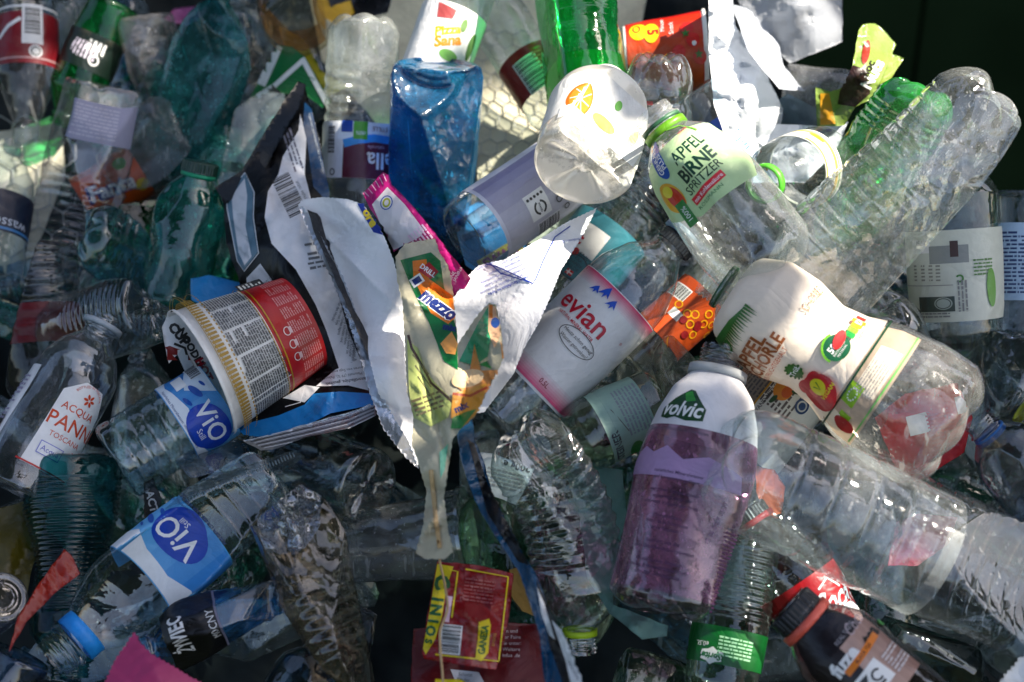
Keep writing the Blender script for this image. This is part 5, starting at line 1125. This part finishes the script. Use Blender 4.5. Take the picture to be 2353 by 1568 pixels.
p.poly([(960, -622), (986, -602), (1008, -625), (990, -642)], '#a81c24'); p.text('DRILL', 984, -622, 16, WHITE, rot=-36, bold=.03); p.rect(958, -645, 30, 22, WHITE, rot=34); p.rect(958, -645, 20, 14, '#1c2c70', rot=34)
for col, bd, o in ((WHITE, .10, 0), ('#12286c', .05, 0)): p.text('mezzo', 1010, -700, 44, col, rot=-36, bold=bd, w=92, shear=.2)
p.text('mix', 1034, -752, 20, '#1c2c70', rot=-10, bold=.06); p.poly([(1012, -790), (1038, -762), (1052, -790), (1046, -815), (1025, -812)], '#e8a050')
p.poly([(935, -780), (960, -800), (975, -850), (1000, -880), (1040, -920), (1030, -960), (990, -980), (950, -960), (940, -900)], '#b6c070'); p.line([(938, -770), (946, -800), (975, -850), (990, -880), (1030, -915), (1040, -925)], 6, '#3a2018'); p.micro(985, -930, 70, 50, 11, (.15, .12, .06), rot=20)
for i in range(3): p.line([(948 + i * 6, -815 - i * 25), (985 + i * 6, -860 - i * 30)], 3, (.15, .14, .06))
p.poly([(1055, -830), (1100, -740), (1125, -700), (1138, -702), (1130, -760), (1120, -820), (1090, -840)], '#3c9a6c'); p.poly([(1122, -700), (1138, -704), (1150, -770), (1135, -800), (1122, -760)], '#e8b890'); p.ell(1138, -742, 10, 12, '#3058a0'); p.rect(1128, -716, 8, 30, '#e07818')
p.poly([(1080, -850), (1090, -790), (1100, -830), (1105, -852), (1158, -850), (1158, -822), (1150, -780), (1156, -850), (1120, -900), (1090, -920), (1040, -880), (1050, -860)], '#e8964c'); p.ell(1075, -870, 38, 20, '#f0d0a0', rot=14); p.poly([(1100, -838), (1130, -848), (1118, -830)], '#1c8a3c')
p.poly([(1040, -905), (1120, -880), (1105, -940), (1060, -985), (1036, -960)], '#e09a30'); p.line([(1040, -905), (1080, -910), (1120, -890)], 6, '#a83c1c'); p.poly([(1040, -960), (1075, -945), (1095, -940), (1060, -985), (1036, -985)], '#1c8a3c'); p.text('mix', 1060, -935, 22, '#12286c', rot=25, bold=.05)
p.poly([(1010, -1040), (1030, -1020), (1022, -1080), (1012, -1100)], '#7ac0a0'); p.line([(990, -1080), (1000, -1180), (1010, -1260)], 10, '#c8a878'); s.print(p, step=8)
# ---- red tea sachet on its string
s = Sheet('tea_sachet', 'red sachet with yellow border hanging from a string at the bottom centre', [(1005, 1290), (1090, 1298), (1180, 1318), (1172, 1400), (1158, 1480), (1140, 1540), (1060, 1528), (975, 1515), (970, 1500), (985, 1400)],
          [(1005, 1295, 180), (1175, 1320, 150), (1150, 1535, 190), (975, 1510, 200), (1080, 1410, 230)], ink('#84141a', rough=.2, transl=.2, dirt=.2), crumple=11, folds=26, lam=12, seed=23, thick=10, cat='sachet')
p = Print(); ye = '#d8c414'; gr = '#125a2c'
p.poly([(1005, -1296), (1042, -1302), (1026, -1350), (1015, -1420), (1000, -1470), (978, -1505), (972, -1490), (988, -1400)], ye)
for t, x, y, sz in (('C', 1016, -1338, 46), ('I', 1006, -1378, 36), ('N', 1002, -1402, 34), ('I', 996, -1428, 32), ('O', 990, -1450, 30), ('S', 985, -1474, 22)): p.text(t, x, y, sz, gr, rot=-98 if t != 'C' else -80, bold=.05)
p.line([(1020, -1306), (1052, -1314), (1038, -1420)], 4, ye); p.line([(1070, -1308), (1168, -1326), (1146, -1520), (1000, -1504)], 4, ye)
p.bars(1036, -1470, 62, 42, rot=84, bgc=WHITE); p.rect(1030, -1400, 12, 60, (.7, .5, .6), rot=-8); p.micro(1100, -1360, 70, 60, 8, (.30, .06, .06), rot=-8)
p.poly([(1100, -1430), (1124, -1422), (1128, -1436), (1122, -1500), (1106, -1520), (1092, -1514), (1098, -1470)], ye); p.text('GANESA', 1110, -1470, 22, gr, rot=82, bold=.05, sx=.8); p.text('aroma', 1134, -1470, 12, '#a88018', rot=80)
s.print(p)
s = None
st = root('string', P(1008, 1270, 500), 'pale string hanging down across the red sachet', 'string')
tube('cord', [(1006, 1240, 420), (1010, 1290, 250), (1022, 1340, 262), (1030, 1400, 275), (1010, 1450, 262), (1012, 1500, 255), (1018, 1560, 260), (1016, 1620, 260)], .0007, ink('#b89a70', rough=.8), st)
Sheet('sweet_wrapper', 'yellow wrapper corner at the bottom edge under the sachet', [(1000, 1560), (1060, 1562), (1090, 1580), (1060, 1620), (1000, 1610)], [(1030, 1590, 150)], ink('#c8b414'), folds=3)
s = Sheet('snack_packet', 'dark red packet with small white print behind the red sachet', [(950, 1445), (1000, 1440), (1150, 1430), (1262, 1435), (1270, 1640), (940, 1640)], [(960, 1450, 20), (1260, 1440, 10), (1100, 1600, 60)], ink('#5c0c12', rough=.35), crumple=10, folds=12, seed=25)
p = Print(); 
for i, t in enumerate(('In und', 'der Faire', 'Sie unter:', 'Weitere', 'Infos .de')): p.text(t, 1175, -1450 - i * 14, 12, (.6, .5, .5), align='c')
p.poly([(1035, -1538), (1100, -1545), (1130, -1600), (1060, -1600)], (.62, .62, .66)); p.text('Schützt', 1070, -1550, 11, (.1, .1, .1), rot=-6); p.text('Kinder.', 1066, -1562, 11, (.1, .1, .1), rot=-6); s.print(p)
# ---- twisted blue black ribbon of film
s = Sheet('plastic_film', 'long twisted dark blue film strip running down to the bottom edge', [(1062, 950), (1085, 945), (1090, 1010), (1112, 1060), (1130, 1130), (1170, 1210), (1200, 1270), (1232, 1320), (1262, 1400), (1300, 1470), (1340, 1570), (1350, 1650), (1280, 1650), (1250, 1560), (1240, 1460), (1215, 1380), (1190, 1310), (1130, 1220), (1090, 1150), (1060, 1060), (1050, 1000)],
          [(1070, 960, 280), (1085, 1060, 330), (1140, 1180, 360), (1205, 1300, 380), (1240, 1400, 400), (1300, 1560, 430), (1255, 1540, 380), (1110, 1100, 300)], ink('#0c3f60', rough=.16, transl=.05), crumple=22, folds=20, lam=10, seed=27, thick=8, step=8)
p = Print(); p.poly([(1075, -1010), (1090, -1020), (1120, -1110), (1200, -1260), (1215, -1300), (1190, -1290), (1120, -1180)], '#060a10'); p.poly([(1232, -1330), (1262, -1400), (1300, -1470), (1345, -1570), (1350, -1640), (1310, -1640), (1290, -1560), (1262, -1480)], '#0a0c12'); p.poly([(1234, -1350), (1250, -1385), (1275, -1470), (1262, -1460), (1244, -1410)], WHITE)
p.poly([(1268, -1425), (1290, -1450), (1325, -1520), (1352, -1600), (1340, -1640), (1318, -1600), (1300, -1520)], WHITE); p.text('www.snack', 1318, -1540, 11, (.08, .08, .1), rot=-62); s.print(p, step=8)
Sheet('sponge_scrap', 'tan sponge scrap behind the twisted blue film', [(1170, 1310), (1195, 1302), (1235, 1420), (1200, 1405), (1175, 1370)], [(1195, 1350, 60)], ink('#8a6a2c', rough=.9), crumple=6, folds=5, thick=50, cat='scrap')
# ---- bottom left things
s = Sheet('sweet_wrapper', 'matt pink wrapper corner with pinked edge at the bottom left', [(310, 1452), (322, 1475), (345, 1500), (440, 1556), (520, 1600), (520, 1700), (210, 1700), (228, 1600), (262, 1520)], [(310, 1460, 260), (250, 1600, 230), (450, 1600, 210), (350, 1560, 270)], ink('#a02c60', rough=.5), crumple=6, folds=8, jag=2, jagw=6, seed=29, step=9)
Sheet('chip_bag', 'folded red and black packet corner at the lower left', [(148, 1262), (166, 1278), (184, 1318), (130, 1360), (60, 1430), (20, 1500), (40, 1420), (90, 1340)], [(150, 1270, 170), (180, 1318, 130), (40, 1460, 120)], ink('#8a2014', rough=.25), back=ink('#100c0c'), crumple=10, folds=8, lam=8, thick=8, seed=31, cat='bag')
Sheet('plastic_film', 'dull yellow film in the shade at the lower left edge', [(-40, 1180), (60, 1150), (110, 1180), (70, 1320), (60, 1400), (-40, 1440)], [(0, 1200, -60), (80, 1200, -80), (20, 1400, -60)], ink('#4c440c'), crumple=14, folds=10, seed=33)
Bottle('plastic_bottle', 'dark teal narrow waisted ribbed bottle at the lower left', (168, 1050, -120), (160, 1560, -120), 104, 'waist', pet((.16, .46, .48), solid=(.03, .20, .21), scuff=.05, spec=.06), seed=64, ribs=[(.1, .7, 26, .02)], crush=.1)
Bottle('plastic_bottle', 'round clear bottle end with violet rim cut off by the left edge', (8, 1372, 140), (-110, 1480, -200), 60, 'round', pet((.70, .72, .86), spec=.2), seed=65, foot='flat')
s = Bottle('plastic_bottle', 'blue crumpled water bottle with black label at the bottom left', (655, 1385, 10), (320, 1500, 40), 84, 'water', pet((.22, .52, .74), spec=.15, rough=.08), seed=66, crush=.5, nk=.4, dents=[(np.array([0, .9, -.4]), np.array([0, 60, 60]), 1.6)])
z = s.zf(440, 1450); p = Print(); p.text('ŻYWIEC', *s.at(412, 1470, z), 48, (.75, .76, .78), sx=.72, bold=.03); p.text('MOCNY', *s.at(490, 1440, z), 27, (.6, .62, .64), sx=.9); s.label_(z, 130, '#0a0a0e', -120, 120, p); s.band('label_edge', .425, .44, -110, 110, off=1.6, mat=ink('#6a6a80'))
b = Bottle('plastic_tray', 'long ribbed clear container with brownish contents at the bottom left of centre', (668, 1170, 110), (905, 1720, 90), 102, 'tube', pet((.70, .63, .52), spec=.11, wr=.3), seed=67, crush=.7, ribs=[(.2, .95, 15, .022)], flat=(10, .12), foot='none', cat='container', thread=False)
s = Sheet('plastic_film', 'crinkled clear film end on top of the ribbed container', [(590, 1190), (640, 1150), (690, 1112), (738, 1140), (735, 1210), (700, 1260), (620, 1280), (595, 1230)], [(600, 1200, 220), (700, 1120, 240), (720, 1220, 220), (640, 1270, 220), (660, 1190, 290)], pet((.74, .78, .84), scuff=.05, spec=.2), crumple=24, folds=20, lam=13, seed=35)
b = Bottle('plastic_bottle', 'clear bottle with star marked base facing the viewer below the silver seam', (850, 1122, 60), (600, 1010, -200), 88, 'round', pet((.70, .74, .76), spec=.17), seed=68, foot='star')
b = Bottle('plastic_cup', 'grey see-through cup lying level behind the torn orange label', (800, 1262, -110), (1075, 1225, -60), 104, 'cup', pet((.62, .68, .72), spec=.14, scuff=.08), seed=69, foot='flat', cat='cup', body='cup_wall'); b.band('rim', .97, 1.0, off=5, mat=pet((.8, .84, .86), spec=.25), rows=4)
b = Bottle('plastic_bottle', 'greenish clear bottle in the gap right of the see-through cup', (1130, 1380, -130), (1150, 1100, -130), 92, 'round', pet((.50, .74, .56)), seed=70, crush=.4)
s = Sheet('tray_lid', 'clear rectangular lid strip lying across the blue label bottle', [(380, 1168), (430, 1120), (560, 1070), (680, 1035), (700, 1050), (650, 1085), (520, 1130), (420, 1170), (392, 1186)], [(385, 1175, 130), (690, 1042, 150), (540, 1100, 180)], pet((.78, .86, .90), scuff=.05, spec=.2), crumple=4, folds=4, thick=10, cat='lid')
p = Print()
for i in range(40): p.rect(410 + i * 6.8, -1160 + i * 2.9, 3, 8, (.45, .52, .58), rot=22)
s.print(p)
s = Sheet('torn_label', 'dark label scrap with white letters beside the blue label bottle', [(330, 1110), (352, 1098), (372, 1150), (352, 1200), (332, 1190)], [(350, 1150, 10)], ink('#0b0d10'), folds=3, crumple=5, cat='label')
p = Print(); p.text('ACTI', 350, -1155, 26, (.5, .52, .55), rot=-75, bold=.03); s.print(p)
Sheet('plastic_film', 'pale bluish film inside the ribbed end of the blue label bottle', [(400, 1060), (470, 1016), (560, 1010), (580, 1050), (520, 1080), (440, 1100)], [(420, 1060, 60), (560, 1030, 40), (500, 1070, 80)], pet((.66, .74, .82), scuff=.08, spec=.2), crumple=14, folds=10, seed=39)
# ---- bottom right
b = Bottle('plastic_bottle', 'clear cola bottle with red neck ring and red label at the lower right', (1985, 1560, 40), (1712, 1165, 0), 104, 'cola', pet((.78, .79, .80), spec=.15), seed=71, nk=.36, crush=.12); b.ring('#c01020', .90, .93, w=1.3); b.cap('#181414', .93, .99, closed=False)
z = b.zf(1915, 1380); p = Print(); q = b.at(1918, 1380, z); p.text('Coca', q[0], q[1] + 4, 74, WHITE, bold=.02, shear=.45, sx=.7); p.text('Cola', q[0] + 30, q[1] - 44, 66, WHITE, bold=.02, shear=.45, sx=.7); p.line([(q[0] - 20, q[1] + 40), (q[0] + 10, q[1] + 52), (q[0] + 30, q[1] + 20)], 5, WHITE)
p.text('0,5L', *b.at(1942, 1322, z), 20, WHITE, rot=30); q = b.at(1972, 1360, z); p.rect(q[0], q[1], 20, 24, WHITE); p.ring(q[0], q[1], 8, 10, 2, '#a01018'); q = b.at(2002, 1405, z); p.rect(q[0], q[1], 26, 46, WHITE)
b.label_(z, 150, '#a80f16', -120, 120, p)
b = Bottle('plastic_bottle', 'iced tea bottle with dark label and salmon neck ring at the bottom right', (2190, 1730, 300), (1808, 1388, 260), 112, 'round', pet((.55, .46, .46), spec=.15), seed=72, nk=.46, cols=96); b.ring('#e0604c', .855, .895, w=1.35, z1=.895) if False else b.ring('#e0604c', .86, .90, w=1.35); b.cap('#14161c', .905, .99, closed=False)
z = b.zf(1965, 1480); p = Print(); q = b.at(1955, 1492, z)
p.rect(0, -20, 190, 240, '#1c1418'); p.grad(60, -60, 110, 160, '#b8988c', '#8a6a60', 'x', 5)
p.text('fuze', *b.at(1940, 1520, z), 46, (.8, .8, .8), bold=.05, rot=4); p.text('tea', *b.at(1998, 1458, z), 42, '#101010', bold=.04, rot=4); p.rect(*b.at(1984, 1500, z), 120, 16, '#d87820', rot=4); p.text('BLACK TEA', *b.at(1984, 1500, z), 11, '#5a2408', rot=4, bold=.02)
p.text('Coca', *b.at(1960, 1432, z), 40, (.45, .35, .36), shear=.4, rot=4, sx=.8); p.text('REAL TASTE', *b.at(1940, 1455, z), 14, (.4, .36, .38), rot=4); p.ell(*b.at(2020, 1425, z), 22, 10, '#2c8a34')
q = b.at(2010, 1560, z); p.rect(q[0], q[1], 70, 60, WHITE, rot=4); p.poly([(q[0] - 26, q[1] + 20), (q[0] - 4, q[1] + 20), (q[0] - 20, q[1] - 2)], (.03, .03, .03)); p.ring(q[0] + 10, q[1] + 2, 14, 14, 5, (.03, .03, .03), a0=30, a1=300); p.rect(q[0], q[1] - 18, 30, 6, (.03, .03, .03)); p.micro(*b.at(2060, 1510, z), 60, 60, 9, (.6, .55, .55))
b.print(p, z, name='label', off=1.4)
b = Bottle('plastic_bottle', 'greenish ridged clear bottle with small green label under the purple bottle', (1712, 1240, 0), (1630, 1700, 40), 90, 'round', pet((.62, .80, .70), spec=.15), seed=73, ribs=[(.04, .42, 12, .02)], crush=.2)
z = b.zf(1665, 1485); p = Print(); p.text('Sprite', *b.at(1634, 1505, z), 22, WHITE, bold=.04, shear=.2); p.poly([(b.at(1634, 1508, z)[0] + 30 * math.cos(a * .52) * (1 if a % 2 else .75), b.at(1634, 1508, z)[1] - 2 + 20 * math.sin(a * .52) * (1 if a % 2 else .75)) for a in range(12)], (.7, .74, .7)); p.text('Sprite', *b.at(1634, 1508, z), 20, '#0f6a2c', bold=.04, shear=.2)
p.text('e0,5L', *b.at(1615, 1478, z), 15, WHITE); p.micro(*b.at(1690, 1490, z), 80, 50, 8, (.3, .6, .35)); b.label_(z, 84, '#0c5a24', -120, 120, p)
Sheet('plastic_film', 'pale green translucent film hanging between the bent clear bottle and the purple one', [(1290, 1060), (1430, 1080), (1440, 1180), (1405, 1330), (1410, 1390), (1535, 1438), (1532, 1462), (1476, 1470), (1440, 1440), (1400, 1410), (1350, 1330), (1330, 1180)],
      [(1320, 1080, -60), (1420, 1100, -40), (1380, 1350, 20), (1510, 1455, 90), (1380, 1200, -80)], ink('#88b4a8', rough=.3, transl=.4, alpha=.85), crumple=14, folds=18, lam=26, seed=41)
s = Sheet('sealed_wrapper', 'grey sachet corner with serrated edge at the bottom right corner', [(2300, 1560), (2345, 1510), (2380, 1490), (2420, 1600), (2290, 1640)], [(2340, 1550, 220)], ink((.45, .45, .46), rough=.3, metal=.4, transl=0), jag=3, jagw=6, folds=6, crumple=6)
Sheet('snack_packet', 'orange packet seen through the pinched clear base', [(1735, 1070), (1780, 1080), (1805, 1120), (1795, 1180), (1755, 1190), (1738, 1130)], [(1770, 1130, 0)], ink('#d0602c', transl=.3), crumple=8, folds=6, cat='wrapper')
Sheet('sweet_wrapper', 'dark pink wrapper seen through the overlap of the two ribbed bottles', [(2060, 1200), (2110, 1180), (2200, 1190), (2180, 1250), (2110, 1300), (2040, 1300)], [(2060, 1220, 30), (2180, 1220, 0), (2100, 1290, 20)], ink('#a8304c', transl=.3), crumple=10, folds=8)
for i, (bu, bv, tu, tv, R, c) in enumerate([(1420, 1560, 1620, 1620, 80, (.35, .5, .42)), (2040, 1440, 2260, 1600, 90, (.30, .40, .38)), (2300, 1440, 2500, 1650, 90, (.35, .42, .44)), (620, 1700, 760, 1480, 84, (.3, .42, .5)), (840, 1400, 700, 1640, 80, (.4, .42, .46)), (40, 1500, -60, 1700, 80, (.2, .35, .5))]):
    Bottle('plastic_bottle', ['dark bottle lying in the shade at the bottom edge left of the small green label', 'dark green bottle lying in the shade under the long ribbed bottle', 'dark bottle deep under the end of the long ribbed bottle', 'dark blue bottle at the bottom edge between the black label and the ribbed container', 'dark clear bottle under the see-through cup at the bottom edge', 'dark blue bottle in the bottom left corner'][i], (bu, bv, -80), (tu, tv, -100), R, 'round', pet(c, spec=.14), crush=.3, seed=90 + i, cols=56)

# ================================================================== bottles deep in the heap
rnd = random.Random(77); k = 0
LBL = {0: 'clear bottle in the dark depth of the heap, mostly hidden by the front layer', 1: 'greenish bottle in the dark depth of the heap, mostly hidden by the front layer', 2: 'bluish bottle in the dark depth of the heap, mostly hidden by the front layer'}
for j in range(6):
    for i in range(8):
        u = (i + .5 + rnd.uniform(-.35, .35)) * 2353 / 8; v = (j + .5 + rnd.uniform(-.35, .35)) * 1568 / 6
        if u > 1650 and v < 420: continue
        if 1050 < u < 1330 and v < 520: continue
        a = rnd.uniform(0, 2 * math.pi); L = rnd.uniform(180, 250)
        t = rnd.choice((0, 0, 0, 1, 2)); c = {0: (.60, .68, .70), 1: (.18, .52, .40), 2: (.22, .48, .62)}[t]
        h = -rnd.uniform(430, 560); dh = rnd.uniform(-90, 90)
        b = Bottle('plastic_bottle', LBL[t], (u - math.cos(a) * L, v - math.sin(a) * L, h - dh), (u + math.cos(a) * L, v + math.sin(a) * L, h + dh), rnd.uniform(80, 105), rnd.choice(('water', 'soda', 'round', 'big')), pet(c, scuff=.07, spec=.12),
               crush=rnd.choice((.1, .5, .9)), seed=200 + k, cols=48, rows=60, foot=rnd.choice(('star', 'petal')), ribs=rnd.choice(([], [(.1, .6, 8, .03)])), group={0: 'clear bottles deep in the heap', 1: 'greenish bottles deep in the heap', 2: 'bluish bottles deep in the heap'}[t])
        k += 1
bpy.data.objects.remove(_to); bpy.data.curves.remove(_tc)
